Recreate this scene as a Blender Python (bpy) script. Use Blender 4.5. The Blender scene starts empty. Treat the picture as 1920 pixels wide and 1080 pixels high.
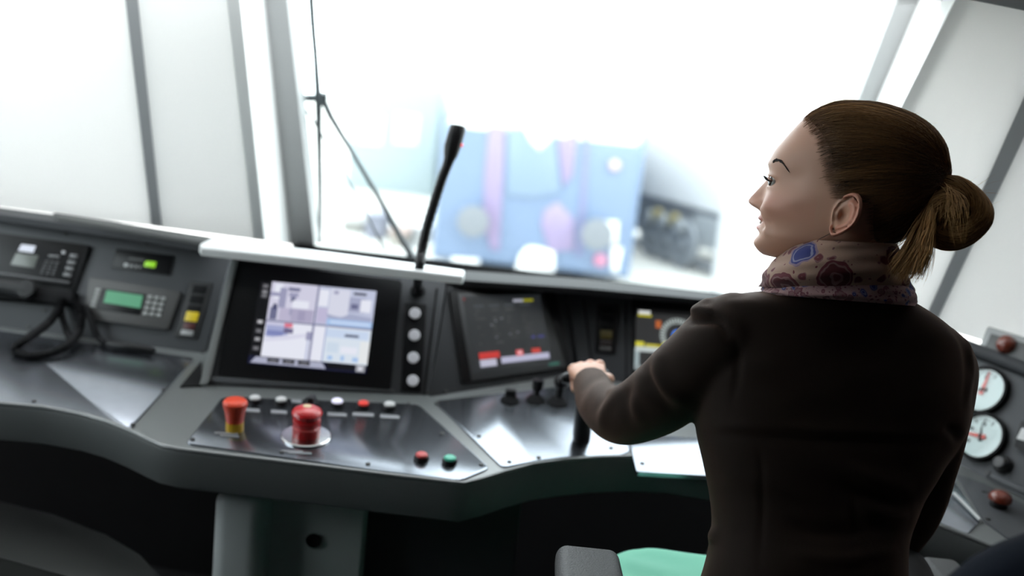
import bpy, bmesh, math, random
import numpy as np
from mathutils import Vector, Matrix
from mathutils.bvhtree import BVHTree

random.seed(7)
rng = np.random.default_rng(7)
SC = bpy.context.scene
COL = SC.collection

# ------------------------------------------------------------------ camera, sky, exposure
FPX = 1867.0
PITCH, ROLL = math.radians(10.9), math.radians(6.0)
CAM = np.array([0.0, 0.0, 1.40])
FWD = np.array([0, math.cos(PITCH), -math.sin(PITCH)])
_r0 = np.array([1.0, 0, 0]); _u0 = np.array([0, math.sin(PITCH), math.cos(PITCH)])
RGT = math.cos(ROLL) * _r0 + math.sin(ROLL) * _u0
UPV = -math.sin(ROLL) * _r0 + math.cos(ROLL) * _u0
cd = bpy.data.cameras.new('camera'); cam = bpy.data.objects.new('camera', cd); COL.objects.link(cam)
cd.sensor_width = 36.0; cd.lens = 36.0 * FPX / 1920.0; cd.clip_start = 0.05; cd.clip_end = 400
cam.matrix_world = Matrix([[RGT[0], UPV[0], -FWD[0], CAM[0]], [RGT[1], UPV[1], -FWD[1], CAM[1]],
                           [RGT[2], UPV[2], -FWD[2], CAM[2]], [0, 0, 0, 1]])
cd.dof.use_dof = True; cd.dof.focus_distance = 1.40; cd.dof.aperture_fstop = 2.0
SC.camera = cam
world = bpy.data.worlds.new('overcast_sky'); SC.world = world; world.use_nodes = True
bg = world.node_tree.nodes['Background']
bg.inputs['Color'].default_value = (0.93, 0.97, 1.0, 1); bg.inputs['Strength'].default_value = 7.0
SC.view_settings.view_transform = 'Standard'; SC.view_settings.look = 'None'
SC.view_settings.gamma = 1.0; SC.view_settings.exposure = 0.0
SC.view_settings.use_curve_mapping = False
SC.cycles.max_bounces = 8; SC.cycles.transparent_max_bounces = 12
SC.cycles.caustics_reflective = False; SC.cycles.caustics_refractive = False
SC.cycles.sample_clamp_indirect = 6.0
SC.cycles.use_denoising = True

# ------------------------------------------------------------------ helpers: rays from the camera onto real planes
def ray(x, y): return FWD + (x - 960) / FPX * RGT - (y - 540) / FPX * UPV
def hz0(x, y, z):
    d = ray(x, y); return CAM + d * ((z - CAM[2]) / d[2])
DT = math.radians(6.2)                                   # the desk top slopes gently down to the driver
DN = np.array([0, -math.sin(DT), math.cos(DT)]); DP = np.array([0, 2.25, .78])
def zdesk(y): return .78 + math.tan(DT) * (y - 2.25)
def hz(x, y, z):
    if abs(z - .78) > .045: return hz0(x, y, z)
    d = ray(x, y); return CAM + d * (((DP + DN * (z - .78) - CAM) @ DN) / (d @ DN))   # heights near .78 count from the sloping desk top
def hy(x, y, wy):
    d = ray(x, y); return CAM + d * ((wy - CAM[1]) / d[1])
def W(x, y, d): return CAM + ray(x, y) * d
def nrm(v): v = np.array(v, float); return v / np.linalg.norm(v)
class Plane:
    def __init__(s, a, b, tilt, z):
        A = hz(*a, z); B = hz(*b, z); e = nrm(B - A); h = np.array([e[1], -e[0], 0])
        if h @ (CAM - A) < 0: h = -h
        t = math.radians(tilt)
        s.n = h * math.cos(t) + np.array([0, 0, 1.0]) * math.sin(t); s.p = A; s.e = e; s.u = nrm(np.cross(s.n, e))
        if s.u[2] < 0: s.u = -s.u
    def at(s, x, y, off=0.0):
        d = ray(x, y); return CAM + d * (((s.p + s.n * off - CAM) @ s.n) / (d @ s.n))
    def quad(s, pts, off=0.0): return [s.at(x, y, off) for x, y in pts]
class Flat:
    n = np.array([0, 0, 1.0]); e = np.array([1.0, 0, 0]); u = np.array([0, 1.0, 0])
    def __init__(s, z): s.z = z
    def at(s, x, y, off=0.0): return hz(x, y, s.z + off)
    def quad(s, pts, off=0.0): return [s.at(x, y, off) for x, y in pts]

# ------------------------------------------------------------------ materials
MATS = {}
def mat(name, col, rough=0.5, metal=0.0, spec=0.5, bump=0.0, bscale=200.0, coat=0.0, coatr=0.2, var=0.0, vscale=8.0, sheen=0.0, emit=0.0, sss=0.0):
    if name in MATS: return MATS[name]
    m = bpy.data.materials.new(name); m.use_nodes = True; nt = m.node_tree; b = nt.nodes['Principled BSDF']
    b.inputs['Base Color'].default_value = (*col, 1); b.inputs['Roughness'].default_value = rough
    b.inputs['Metallic'].default_value = metal; b.inputs['Specular IOR Level'].default_value = spec
    b.inputs['Coat Weight'].default_value = coat; b.inputs['Coat Roughness'].default_value = coatr
    b.inputs['Sheen Weight'].default_value = sheen; b.inputs['Sheen Tint'].default_value = (1.0, .58, .42, 1) if 'brown' in name else (1, 1, 1, 1)
    if sss: b.inputs['Subsurface Weight'].default_value = sss; b.inputs['Subsurface Radius'].default_value = (0.01, 0.004, 0.002)
    if emit: b.inputs['Emission Color'].default_value = (*col, 1); b.inputs['Emission Strength'].default_value = emit
    tc = nt.nodes.new('ShaderNodeTexCoord')
    if var:
        n = nt.nodes.new('ShaderNodeTexNoise'); n.inputs['Scale'].default_value = vscale; n.inputs['Detail'].default_value = 4
        nt.links.new(tc.outputs['Object'], n.inputs['Vector'])
        r = nt.nodes.new('ShaderNodeValToRGB')
        r.color_ramp.elements[0].color = (*[c * (1 - var) for c in col], 1); r.color_ramp.elements[1].color = (*[min(1, c * (1 + var)) for c in col], 1)
        r.color_ramp.elements[0].position = 0.3; r.color_ramp.elements[1].position = 0.7
        nt.links.new(n.outputs['Fac'], r.inputs['Fac']); nt.links.new(r.outputs['Color'], b.inputs['Base Color'])
    if bump:
        n2 = nt.nodes.new('ShaderNodeTexNoise'); n2.inputs['Scale'].default_value = bscale; n2.inputs['Detail'].default_value = 3
        nt.links.new(tc.outputs['Object'], n2.inputs['Vector'])
        bp = nt.nodes.new('ShaderNodeBump'); bp.inputs['Strength'].default_value = bump; bp.inputs['Distance'].default_value = 0.002
        nt.links.new(n2.outputs['Fac'], bp.inputs['Height']); nt.links.new(bp.outputs['Normal'], b.inputs['Normal'])
    MATS[name] = m; return m
def mat_attr(name, emit=0.0, rough=0.5, base=True, sss=0.0, spec=0.5, sheen=0.0):
    """colour comes from the mesh's own colour attribute 'tint' (print, screens, skin, hair)"""
    if name in MATS: return MATS[name]
    m = bpy.data.materials.new(name); m.use_nodes = True; nt = m.node_tree; b = nt.nodes['Principled BSDF']
    a = nt.nodes.new('ShaderNodeAttribute'); a.attribute_name = 'tint'
    b.inputs['Roughness'].default_value = rough; b.inputs['Specular IOR Level'].default_value = spec
    if base: nt.links.new(a.outputs['Color'], b.inputs['Base Color'])
    else: b.inputs['Base Color'].default_value = (0.01, 0.01, 0.01, 1)
    if emit: nt.links.new(a.outputs['Color'], b.inputs['Emission Color']); b.inputs['Emission Strength'].default_value = emit
    if sss: b.inputs['Subsurface Weight'].default_value = sss; b.inputs['Subsurface Radius'].default_value = (0.009, 0.004, 0.002); b.inputs['Subsurface Scale'].default_value = 0.6
    b.inputs['Sheen Weight'].default_value = sheen
    MATS[name] = m; return m
def mat_blind(name, trans, col=(0.86, 0.86, 0.85)):
    m = bpy.data.materials.new(name); m.use_nodes = True; nt = m.node_tree; nt.nodes.remove(nt.nodes['Principled BSDF'])
    d = nt.nodes.new('ShaderNodeBsdfDiffuse'); d.inputs['Color'].default_value = (*col, 1)
    t = nt.nodes.new('ShaderNodeBsdfTranslucent'); t.inputs['Color'].default_value = (*[c * trans for c in col], 1)
    a = nt.nodes.new('ShaderNodeAddShader'); nt.links.new(d.outputs[0], a.inputs[0]); nt.links.new(t.outputs[0], a.inputs[1])
    nt.links.new(a.outputs[0], nt.nodes['Material Output'].inputs['Surface']); return m
def mat_glass(name, gloss=0.06):
    m = bpy.data.materials.new(name); m.use_nodes = True; nt = m.node_tree; nt.nodes.remove(nt.nodes['Principled BSDF'])
    t = nt.nodes.new('ShaderNodeBsdfTransparent'); t.inputs['Color'].default_value = (0.93, 0.97, 0.97, 1)
    g = nt.nodes.new('ShaderNodeBsdfGlossy'); g.inputs['Roughness'].default_value = 0.0
    x = nt.nodes.new('ShaderNodeMixShader'); x.inputs[0].default_value = gloss
    nt.links.new(t.outputs[0], x.inputs[1]); nt.links.new(g.outputs[0], x.inputs[2])
    nt.links.new(x.outputs[0], nt.nodes['Material Output'].inputs['Surface']); return m

# ------------------------------------------------------------------ objects
BASE = {}
def thing(name, loc, label, cat, group=None, kind=None):
    o = bpy.data.objects.new(name, None); COL.objects.link(o); o.empty_display_size = 0.05
    o.location = tuple(float(v) for v in loc); BASE[o] = np.array(loc, float)
    if label: o['label'] = label
    if cat: o['category'] = cat
    if group: o['group'] = group
    if kind: o['kind'] = kind
    return o
def tag(o, label=None, cat=None, group=None, kind=None):
    if label: o['label'] = label
    if cat: o['category'] = cat
    if group: o['group'] = group
    if kind: o['kind'] = kind
    return o
def finish(name, bm, m, parent=None, sharp=35, label=None, kind=None, recalc=True):
    """link a bmesh (world coordinates) as ONE object, a part of parent when given"""
    if recalc: bmesh.ops.recalc_face_normals(bm, faces=bm.faces)
    lim = math.radians(sharp)
    for f in bm.faces: f.smooth = True
    for e in bm.edges:
        e.smooth = not (len(e.link_faces) == 2 and e.calc_face_angle(0) > lim)
    if parent is not None: base = BASE[parent]
    else:
        base = np.mean([v.co[:] for v in bm.verts], axis=0); base[2] = min(v.co.z for v in bm.verts)
    bmesh.ops.translate(bm, verts=bm.verts, vec=Vector(-base))
    me = bpy.data.meshes.new(name); bm.to_mesh(me); bm.free()
    return link_mesh(name, me, m, parent, base, label, kind)
def link_mesh(name, me, m, parent, base, label=None, kind=None):
    for mm in (m if isinstance(m, (list, tuple)) else [m]): me.materials.append(mm)
    o = bpy.data.objects.new(name, me); COL.objects.link(o); BASE[o] = np.array(base, float)
    if parent is not None: o.parent = parent
    else: o.location = tuple(float(v) for v in base)
    if label: o['label'] = label
    if kind: o['kind'] = kind
    return o
def struct(name, bm, m, sharp=35, parent=None):
    o = finish(name, bm, m, parent, sharp)
    if parent is None: o['kind'] = 'structure'
    return o
def V(p): return Vector((float(p[0]), float(p[1]), float(p[2])))
def bm_prism(pts, n, depth, bevel=0.0, segs=2, bm=None):
    """closed slab: polygon pts is its front face (normal n), extruded back by depth; the front rim may be bevelled"""
    bm = bm or bmesh.new(); n = np.array(n, float)
    top = [bm.verts.new(V(p)) for p in pts]; bot = [bm.verts.new(V(np.array(p) - n * depth)) for p in pts]
    f = bm.faces.new(top); bm.faces.new(bot[::-1]); k = len(pts)
    for i in range(k): bm.faces.new((top[i], bot[i], bot[(i + 1) % k], top[(i + 1) % k]))
    if bevel:
        ed = list(f.edges) + [e for v in top for e in v.link_edges if e.other_vert(v) in bot]
        bmesh.ops.bevel(bm, geom=list(set(f.edges)), offset=bevel, segments=segs, affect='EDGES', profile=0.5)
    return bm
def round_poly(pts, r, segs=4):
    """round the corners of a polygon of 3-D points"""
    out = []; k = len(pts); P = [np.array(p, float) for p in pts]; rr = r if isinstance(r, (list, tuple)) else [r] * k
    for i in range(k):
        a, b, c = P[i - 1], P[i], P[(i + 1) % k]; q = rr[i]
        if q <= 0: out.append(b); continue
        da, dc = a - b, c - b; la, lc = np.linalg.norm(da), np.linalg.norm(dc); q = min(q, la * .45, lc * .45)
        p0, p1 = b + da / la * q, b + dc / lc * q
        for s in range(segs + 1):
            t = s / segs; out.append((1 - t) ** 2 * p0 + 2 * t * (1 - t) * b + t * t * p1)
    return out
def bm_lathe(prof, o, n, segs=28, bm=None):
    """profile [(radius, height)...] turned about axis n at o"""
    bm = bm or bmesh.new(); n = nrm(n); a = np.array([1.0, 0, 0]) if abs(n[0]) < .8 else np.array([0, 1.0, 0])
    u = nrm(np.cross(n, a)); w = np.cross(n, u); rows = []
    for r, h in prof:
        if r < 1e-6: rows.append([bm.verts.new(V(np.array(o) + n * h))])
        else: rows.append([bm.verts.new(V(np.array(o) + n * h + (u * math.cos(t) + w * math.sin(t)) * r)) for t in np.arange(segs) * 2 * math.pi / segs])
    for A, B in zip(rows[:-1], rows[1:]):
        for i in range(segs):
            j = (i + 1) % segs
            if len(A) == 1 and len(B) == 1: continue
            if len(A) == 1: bm.faces.new((A[0], B[i], B[j]))
            elif len(B) == 1: bm.faces.new((A[i], A[j], B[0]))
            else: bm.faces.new((A[i], A[j], B[j], B[i]))
    for Rw in (rows[0], rows[-1]):
        if len(Rw) > 1: bm.faces.new(Rw if Rw is rows[-1] else Rw[::-1])
    return bm
def catmull(P, k=8):
    P = [np.array(p, float) for p in P]; Q = [2 * P[0] - P[1]] + P + [2 * P[-1] - P[-2]]; out = []
    for i in range(1, len(Q) - 2):
        for s in range(k):
            t = s / k; a, b, c, d = Q[i - 1:i + 3]
            out.append(0.5 * (2 * b + (c - a) * t + (2 * a - 5 * b + 4 * c - d) * t * t + (3 * b - a - 3 * c + d) * t ** 3))
    return out + [P[-1]]
def bm_tube(P, R, segs=10, bm=None, cap=True, flat=1.0, ref=None):
    """round tube along points P with radii R (number or list); flat squeezes it along the second axis"""
    bm = bm or bmesh.new(); P = [np.array(p, float) for p in P]; k = len(P)
    R = [R] * k if np.isscalar(R) else list(R); u = None; rows = []
    for i in range(k):
        t = nrm(P[min(i + 1, k - 1)] - P[max(i - 1, 0)])
        if u is None:
            a = np.array(ref if ref is not None else ([0, 0, 1.0] if abs(t[2]) < .8 else [1.0, 0, 0]), float); u = nrm(a - t * (a @ t))
        else: u = nrm(u - t * (u @ t))
        w = np.cross(t, u)
        rows.append([bm.verts.new(V(P[i] + (u * math.cos(q) * flat + w * math.sin(q)) * R[i])) for q in np.arange(segs) * 2 * math.pi / segs])
    for A, B in zip(rows[:-1], rows[1:]):
        for i in range(segs): bm.faces.new((A[i], A[(i + 1) % segs], B[(i + 1) % segs], B[i]))
    if cap:
        bm.faces.new(rows[0][::-1]); bm.faces.new(rows[-1])
    return bm
def bm_box(c, sx, sy, sz, bevel=0.0, bm=None, X=(1, 0, 0), Y=(0, 1, 0), Z=(0, 0, 1), segs=2):
    """box with rounded edges of radius bevel"""
    X, Y, Z = (np.array(q, float) for q in (X, Y, Z)); c = np.array(c, float); h = np.array([sx, sy, sz]) / 2
    r = min(bevel, h.min() * .98); own = bm or bmesh.new(); st = len(own.verts); new = []
    if r > 0: ax = [np.r_[-hh + r * (1 - np.tan(np.linspace(math.pi / 4, 0, segs + 1))), hh - r * (1 - np.tan(np.linspace(0, math.pi / 4, segs + 1)))] for hh in h]
    else: ax = [np.array([-hh, hh]) for hh in h]
    cache = {}
    def vert(p):
        k = tuple(np.round(p, 7))
        if k not in cache:
            q = p
            if r > 0: n_ = np.clip(p, -(h - r), h - r); d = p - n_; q = n_ + d / np.linalg.norm(d) * r
            cache[k] = own.verts.new(V(c + X * q[0] + Y * q[1] + Z * q[2]))
        return cache[k]
    hand_ = 1 if np.cross(X, Y) @ Z > 0 else -1
    for a_ in range(3):
        b_, d_ = (a_ + 1) % 3, (a_ + 2) % 3
        for s in (-1, 1):
            for i in range(len(ax[b_]) - 1):
                for j in range(len(ax[d_]) - 1):
                    vs = []
                    for u, v in ((i, j), (i + 1, j), (i + 1, j + 1), (i, j + 1)):
                        p = np.zeros(3); p[a_] = s * h[a_]; p[b_] = ax[b_][u]; p[d_] = ax[d_][v]; vs.append(vert(p))
                    if len(set(vs)) == 4: own.faces.new(vs if s * hand_ > 0 else vs[::-1])
    return own
def bm_strip(rows, close=False):
    """grid from equally long rows of points"""
    bm = bmesh.new(); G = [[bm.verts.new(V(p)) for p in r] for r in rows]
    for A, B in zip(G[:-1], G[1:]):
        for i in range(len(A) - (0 if close else 1)):
            j = (i + 1) % len(A); bm.faces.new((A[i], A[j], B[j], B[i]))
    return bm
def cap_rows(bm, rows_n, seg):
    pass
def bilin(q, u, v):
    """q = TL, TR, BR, BL in pixels; u right, v down"""
    a = np.array(q, float); return (a[0] * (1 - u) + a[1] * u) * (1 - v) + (a[3] * (1 - u) + a[2] * u) * v
def print_mesh(name, parent, plane, q, rects, m, off, label=None):
    """flat print on a plane: rects (u0, v0, u1, v1, colour) or ('poly', [(u, v)...], colour) in the frame q, one mesh, colours in 'tint'"""
    vs, fs, cs = [], [], []; base = BASE[parent]
    for k, r in enumerate(rects):
        if r[0] == 'poly': uv, c = r[1], r[2]
        else: uv, c = [(r[0], r[1]), (r[0], r[3]), (r[2], r[3]), (r[2], r[1])], r[4]
        i0 = len(vs)
        for u, v in uv: vs.append(plane.at(*bilin(q, u, v), off + 0.00004 * k) - base)
        fs.append(list(range(i0, len(vs)))); cs += [(*c, 1.0)] * len(uv)
    me = bpy.data.meshes.new(name); me.from_pydata([tuple(map(float, v)) for v in vs], [], fs)
    at = me.color_attributes.new('tint', 'FLOAT_COLOR', 'CORNER'); at.data.foreach_set('color', np.array(cs, np.float32).ravel())
    return link_mesh(name, me, m, parent, base, label)
def lin(*c): return tuple(((v / 255) / 12.92 if v / 255 <= .04045 else ((v / 255 + .055) / 1.055) ** 2.4) for v in c)

M_DESK = mat('grey_desk_paint', (0.13, 0.137, 0.137), .35, bump=.03, bscale=900, coat=.6, coatr=.25)
M_FASC = mat('dark_grey_fascia_paint', (0.14, 0.15, 0.15), .5, bump=.03, bscale=900)
M_PLATE = mat('brushed_blue_grey_plate', (0.27, 0.285, 0.32), .22, metal=.95, var=.04, vscale=40)
M_PANEL = mat('grey_panel_paint', (0.070, 0.073, 0.079), .55, spec=.3, bump=.03, bscale=900)
M_PANEL_D = mat('dark_panel_paint', (0.040, 0.042, 0.046), .6, spec=.25)
M_BLK = mat('black_plastic', (0.010, 0.010, 0.011), .36, spec=.22)
M_BLKM = mat('matt_black_plastic', (0.008, 0.008, 0.009), .7, spec=.15)
M_LITE = mat('light_grey_trim', (0.50, 0.51, 0.51), .4)
M_HOOD = mat('pale_grey_hood', (0.62, 0.63, 0.63), .35)
M_CAP = mat('white_button_cap', (0.55, 0.55, 0.57), .35)
M_SCREW = mat('dark_screw_steel', (0.06, 0.06, 0.06), .4, metal=.8)
M_WALL = mat('white_wall_paint', (0.80, 0.81, 0.80), .5, var=.02)
M_POST = mat('pale_grey_pillar_paint', (0.40, 0.405, 0.405), .5)
M_MULL = mat('grey_rubber_seal', (0.40, 0.41, 0.42), .6)
M_CEIL = mat('grey_ceiling_paint', (0.22, 0.22, 0.23), .6)
M_LINING = mat('pale_grey_wall_lining', (0.13, 0.13, 0.128), .7)
M_DARKWALL = mat('charcoal_wall_lining', (0.014, 0.014, 0.015), .8, var=.1)
M_RED = mat('red_plastic', (0.50, 0.010, 0.014), .3, coat=.3)
M_ORED = mat('orange_red_plastic', (0.62, 0.05, 0.016), .35)
M_YEL = mat('yellow_plastic', (0.55, 0.33, 0.01), .4)
M_STEEL = mat('polished_steel', (0.6, 0.6, 0.6), .2, metal=1.0)
M_PRINT = mat_attr('flat_print', rough=.5)
M_SCR = mat_attr('lit_screen', emit=1.0, base=False, rough=.25)
M_GLASS = mat_glass('clear_window_glass')

# ------------------------------------------------------------------ the cab's shell
ZB = 0.97
PW = Plane((560, 459), (1480, 568), -30, .925)             # windscreen plane, leaning back
PLC = Plane((0, 388), (548, 456), -30, ZB)               # left corner
PRC = Plane((1470, 566), (1920, 668), -30, ZB)           # right corner
def ext(a, b, y): t = (y - a[1]) / (b[1] - a[1]); return (a[0] + (b[0] - a[0]) * t, y)
def band(name, e1, p1, e2, p2, m, top=-190, thick=.03, parent=None):
    """upright band between two edges, each traced on its own plane from its foot to above the frame"""
    a, b = p1.at(*e1[1]), p2.at(*e2[1]); c, d = p2.at(*ext(*e2, top)), p1.at(*ext(*e1, top))
    n = nrm(np.cross(b - a, d - a)); n = n if n @ (CAM - a) > 0 else -n
    bm = bmesh.new(); f = [bm.verts.new(V(q)) for q in (a, b, c, d)]; g = [bm.verts.new(V(q - n * thick)) for q in (a, b, c, d)]
    bm.faces.new(f); bm.faces.new(g[::-1])
    for i in range(4): bm.faces.new((f[i], g[i], g[(i + 1) % 4], f[(i + 1) % 4]))
    return struct(name, bm, m, parent=parent)
LE = {'out': ((-330, 0), (-330, 347)), 'm1': ((235, 0), (284, 424)), 'm2': ((259, 0), (304, 427)), 'p': ((450, 0), (497, 452)), 'r': ((497, 0), (545, 458)), 'w': ((538, 0), (590, 463))}
RE = {'w': ((1678, 11), (1462, 566)), 'r': ((1719, 11), (1482, 570)), 'p': ((1788, 5), (1500, 576)), 'm1': ((1920, 181), (1730, 606)), 'm2': ((1920, 258), (1752, 612)), 'out': ((2300, 181), (2150, 730))}
M_BL3 = mat_blind('white_roller_blind_right', .31); M_BL1 = mat_blind('white_roller_blind', .27); M_BL2 = mat_blind('white_roller_blind_inner', .23)  # brightness wanted of each panel is put into its translucency
band('window_2', LE['out'], PLC, LE['m1'], PLC, M_BL1, thick=.004)
band('trim_1', LE['m1'], PLC, LE['m2'], PLC, M_MULL, thick=.03)
band('window_3', LE['m2'], PLC, LE['p'], PLC, M_BL2, thick=.004)
band('trim_2', LE['p'], PLC, LE['r'], PW, M_WALL)
band('trim_3', LE['r'], PW, LE['w'], PW, M_POST, thick=.05)
band('trim_4', RE['w'], PW, RE['r'], PW, M_POST, thick=.05)
band('trim_5', RE['r'], PW, RE['p'], PRC, M_WALL)
band('window_4', RE['p'], PRC, RE['m1'], PRC, M_BL3, thick=.004)
band('trim_6', RE['m1'], PRC, RE['m2'], PRC, M_MULL, thick=.03)
band('window_5', RE['m2'], PRC, RE['out'], PRC, M_BL1, thick=.004)
# windscreen: glass pane and header
gl = [PW.at(590, 463, -.02), PW.at(1462, 566, -.02), PW.at(1678, 11, -.02), PW.at(538, -115, -.02)]
ws = struct('window_1', bm_prism(gl, PW.n, .006), M_GLASS)
top_l, top_r = PW.at(538, -118), PW.at(1683, 9)
hd = [PW.at(430, -118), PW.at(538, -118), PW.at(1683, 9), PW.at(1790, 9), PW.at(1790, -60), PW.at(430, -190)]
struct('trim_7', bm_prism(hd, PW.n, .03), M_WALL)
oc = PRC.quad([(1786, -4), (1925, 21), (2300, 90), (2300, -160), (1700, -160)], .03)
struct('trim_8', bm_prism(oc, PRC.n, .06, .006), M_CEIL)
struct('trim_11', bm_tube([PW.at(560, 459, .004), PW.at(720, 483, .004), PW.at(1462, 566, .004)], .006, 8), M_BLKM)
# floor, ceiling, side and rear walls, front wall below the windows
struct('floor', bm_box((-.15, .85, -.03), 3.4, 4.2, .06), mat('dark_rubber_floor', (0.03, 0.03, 0.032), .7, bump=.1, bscale=300))
bmc = bm_strip([[(-1.85, -1.25, 2.05), (1.55, -1.25, 2.05)], [(-1.85, 1.1, 2.05), (1.55, 1.1, 2.05)], [(-1.85, 2.0, 1.66), (1.55, 2.0, 1.66)]])
bmesh.ops.solidify(bmc, geom=bmc.faces[:], thickness=.05)
struct('ceiling', bmc, mat('pale_ceiling_lining', (0.55, 0.55, 0.54), .7))
struct('wall_rear', bm_box((-.15, -1.25, 1.0), 3.4, .06, 2.1), M_LINING)
def side_wall(name, x, y0, y1, wy0, wy1, m, wname):
    b = bm_box((x, (y0 + wy0) / 2, 1.0), .06, wy0 - y0, 2.1); bm_box((x, (wy1 + y1) / 2, 1.0), .06, y1 - wy1, 2.1, bm=b)
    bm_box((x, (wy0 + wy1) / 2, .475), .06, wy1 - wy0, 1.05, bm=b); bm_box((x, (wy0 + wy1) / 2, 1.925), .06, wy1 - wy0, .25, bm=b)
    struct(name, b, m); struct(wname, bm_box((x, (wy0 + wy1) / 2, 1.4), .008, wy1 - wy0 + .02, .82), M_GLASS)
side_wall('wall_left', -1.85, -1.28, 2.48, .65, 2.05, M_LINING, 'fill_window')  # unseen side window, added and sized to bring in fill light
struct('wall_right', bm_box((1.55, .4, 1.0), .06, 3.3, 2.1), M_LINING)
fb = [(-1.85, 2.5, 0)] + [p for p in (PLC.at(-330, 347), PLC.at(548, 456), PW.at(545, 458), PW.at(1470, 567), PRC.at(1920, 668), PRC.at(2150, 722))] + [(1.55, 1.5, 0)]
rows = [[np.array([p[0], p[1] + .02, z]) for p in fb] for z in (0.0, .925)]
bmf = bm_strip(rows); bmesh.ops.solidify(bmf, geom=bmf.faces[:], thickness=-.04)
struct('wall_front', bmf, M_DARKWALL)

# ------------------------------------------------------------------ outside: ground, trains, yard things
ZG = -1.2
struct('ground', bm_box((0, 60, ZG - .1), 160, 160, .2), mat('pale_yard_ground', (.50, .49, .46), .9, var=.08, vscale=2))
def ybox(name, px0, px1, ytop, ybot, Y, dep, m, parent=None, bev=.02, zlo=None, label=None):
    a, b = hy(px0, ybot, Y), hy(px1, ybot, Y); t = hy((px0 + px1) / 2, ytop, Y); z0 = a[2] if zlo is None else zlo
    return finish(name, bm_box(((a[0] + b[0]) / 2, Y + dep / 2, (z0 + t[2]) / 2), abs(b[0] - a[0]), dep, t[2] - z0, bev), m, parent, label=label)
LY = 14.0
M_LB = mat('glare_paled_blue_paint', (.128, .175, .262), .35, var=.06, vscale=1.2)  # blue made pale for the glare, overexposure put into the colour
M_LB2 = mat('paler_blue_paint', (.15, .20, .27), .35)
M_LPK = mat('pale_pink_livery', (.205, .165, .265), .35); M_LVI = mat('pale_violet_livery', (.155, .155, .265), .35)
M_LWH = mat('white_livery_and_glare', (.6, .6, .6), .4); M_DKM = mat('grey_underframe_steel', (.14, .15, .165), .6)
x0, x1 = hy(806, 500, LY)[0], hy(1184, 500, LY)[0]; xm = (x0 + x1) / 2; hw = (x1 - x0) / 2
loco = thing('locomotive', (xm, LY, ZG), 'pale blue locomotive with pinkish livery panels facing the windscreen outside', 'locomotive')
zt = hy(1000, 150, LY)[2]
zm_ = hy(1000, 236, LY)[2]
prof = [(-hw, -1.0), (-hw * 1.0, .9), (-hw * .985, zm_), (hw * .985, zm_), (hw, .9), (hw, -1.0)]
prof2 = [(-hw * .985, zm_), (-hw * .97, zt - 1.0), (-hw * .80, zt - .35), (-hw * .5, zt), (hw * .5, zt), (hw * .80, zt - .35), (hw * .97, zt - 1.0), (hw * .985, zm_)]
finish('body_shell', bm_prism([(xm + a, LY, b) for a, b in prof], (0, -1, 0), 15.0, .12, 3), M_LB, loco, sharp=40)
finish('roof_shell', bm_prism([(xm + a, LY, b) for a, b in prof2], (0, -1, 0), 15.0, .12, 3), M_LWH, loco, sharp=40)  # upper shell coloured white where it fades into the glare
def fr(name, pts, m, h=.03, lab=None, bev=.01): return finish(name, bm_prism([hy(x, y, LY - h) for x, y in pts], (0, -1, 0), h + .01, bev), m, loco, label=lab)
fr('windscreen', [(872, 172), (1008, 178), (1006, 222), (862, 222)], M_LWH); fr('windscreen', [(1014, 178), (1136, 188), (1150, 228), (1012, 224)], M_LWH)  # panes coloured white for the sky they reflect
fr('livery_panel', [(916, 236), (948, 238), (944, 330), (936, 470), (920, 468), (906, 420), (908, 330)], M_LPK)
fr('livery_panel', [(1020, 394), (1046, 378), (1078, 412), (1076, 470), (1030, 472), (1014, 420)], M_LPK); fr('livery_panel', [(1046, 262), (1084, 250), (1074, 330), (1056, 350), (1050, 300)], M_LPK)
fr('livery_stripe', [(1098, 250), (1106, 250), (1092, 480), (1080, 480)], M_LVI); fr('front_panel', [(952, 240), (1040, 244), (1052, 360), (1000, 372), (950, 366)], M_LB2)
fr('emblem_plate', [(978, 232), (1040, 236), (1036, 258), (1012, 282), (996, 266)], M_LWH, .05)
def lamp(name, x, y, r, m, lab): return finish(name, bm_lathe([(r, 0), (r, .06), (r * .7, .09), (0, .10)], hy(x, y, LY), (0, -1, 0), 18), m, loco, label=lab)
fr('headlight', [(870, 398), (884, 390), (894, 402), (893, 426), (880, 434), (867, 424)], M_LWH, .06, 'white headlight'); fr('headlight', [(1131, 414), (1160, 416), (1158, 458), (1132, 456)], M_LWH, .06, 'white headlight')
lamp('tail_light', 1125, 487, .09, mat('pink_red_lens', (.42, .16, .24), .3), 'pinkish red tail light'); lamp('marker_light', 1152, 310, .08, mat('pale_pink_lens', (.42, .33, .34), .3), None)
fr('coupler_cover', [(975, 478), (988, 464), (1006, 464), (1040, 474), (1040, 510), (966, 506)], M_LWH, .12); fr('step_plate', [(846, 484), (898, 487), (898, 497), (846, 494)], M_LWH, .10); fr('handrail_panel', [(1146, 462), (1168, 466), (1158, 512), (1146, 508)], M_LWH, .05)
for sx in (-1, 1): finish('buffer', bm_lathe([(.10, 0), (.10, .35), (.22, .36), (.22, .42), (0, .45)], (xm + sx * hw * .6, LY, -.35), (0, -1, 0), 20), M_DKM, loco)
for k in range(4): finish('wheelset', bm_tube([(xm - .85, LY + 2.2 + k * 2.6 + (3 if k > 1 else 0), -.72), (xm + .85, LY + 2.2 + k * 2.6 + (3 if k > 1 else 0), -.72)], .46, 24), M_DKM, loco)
for k, sx in enumerate((-1, 1)):
    r_ = struct('trim_%d' % (9 + k), bm_box((xm + sx * .72, 40, ZG + .05), .08, 76, .10), M_DKM)
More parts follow.
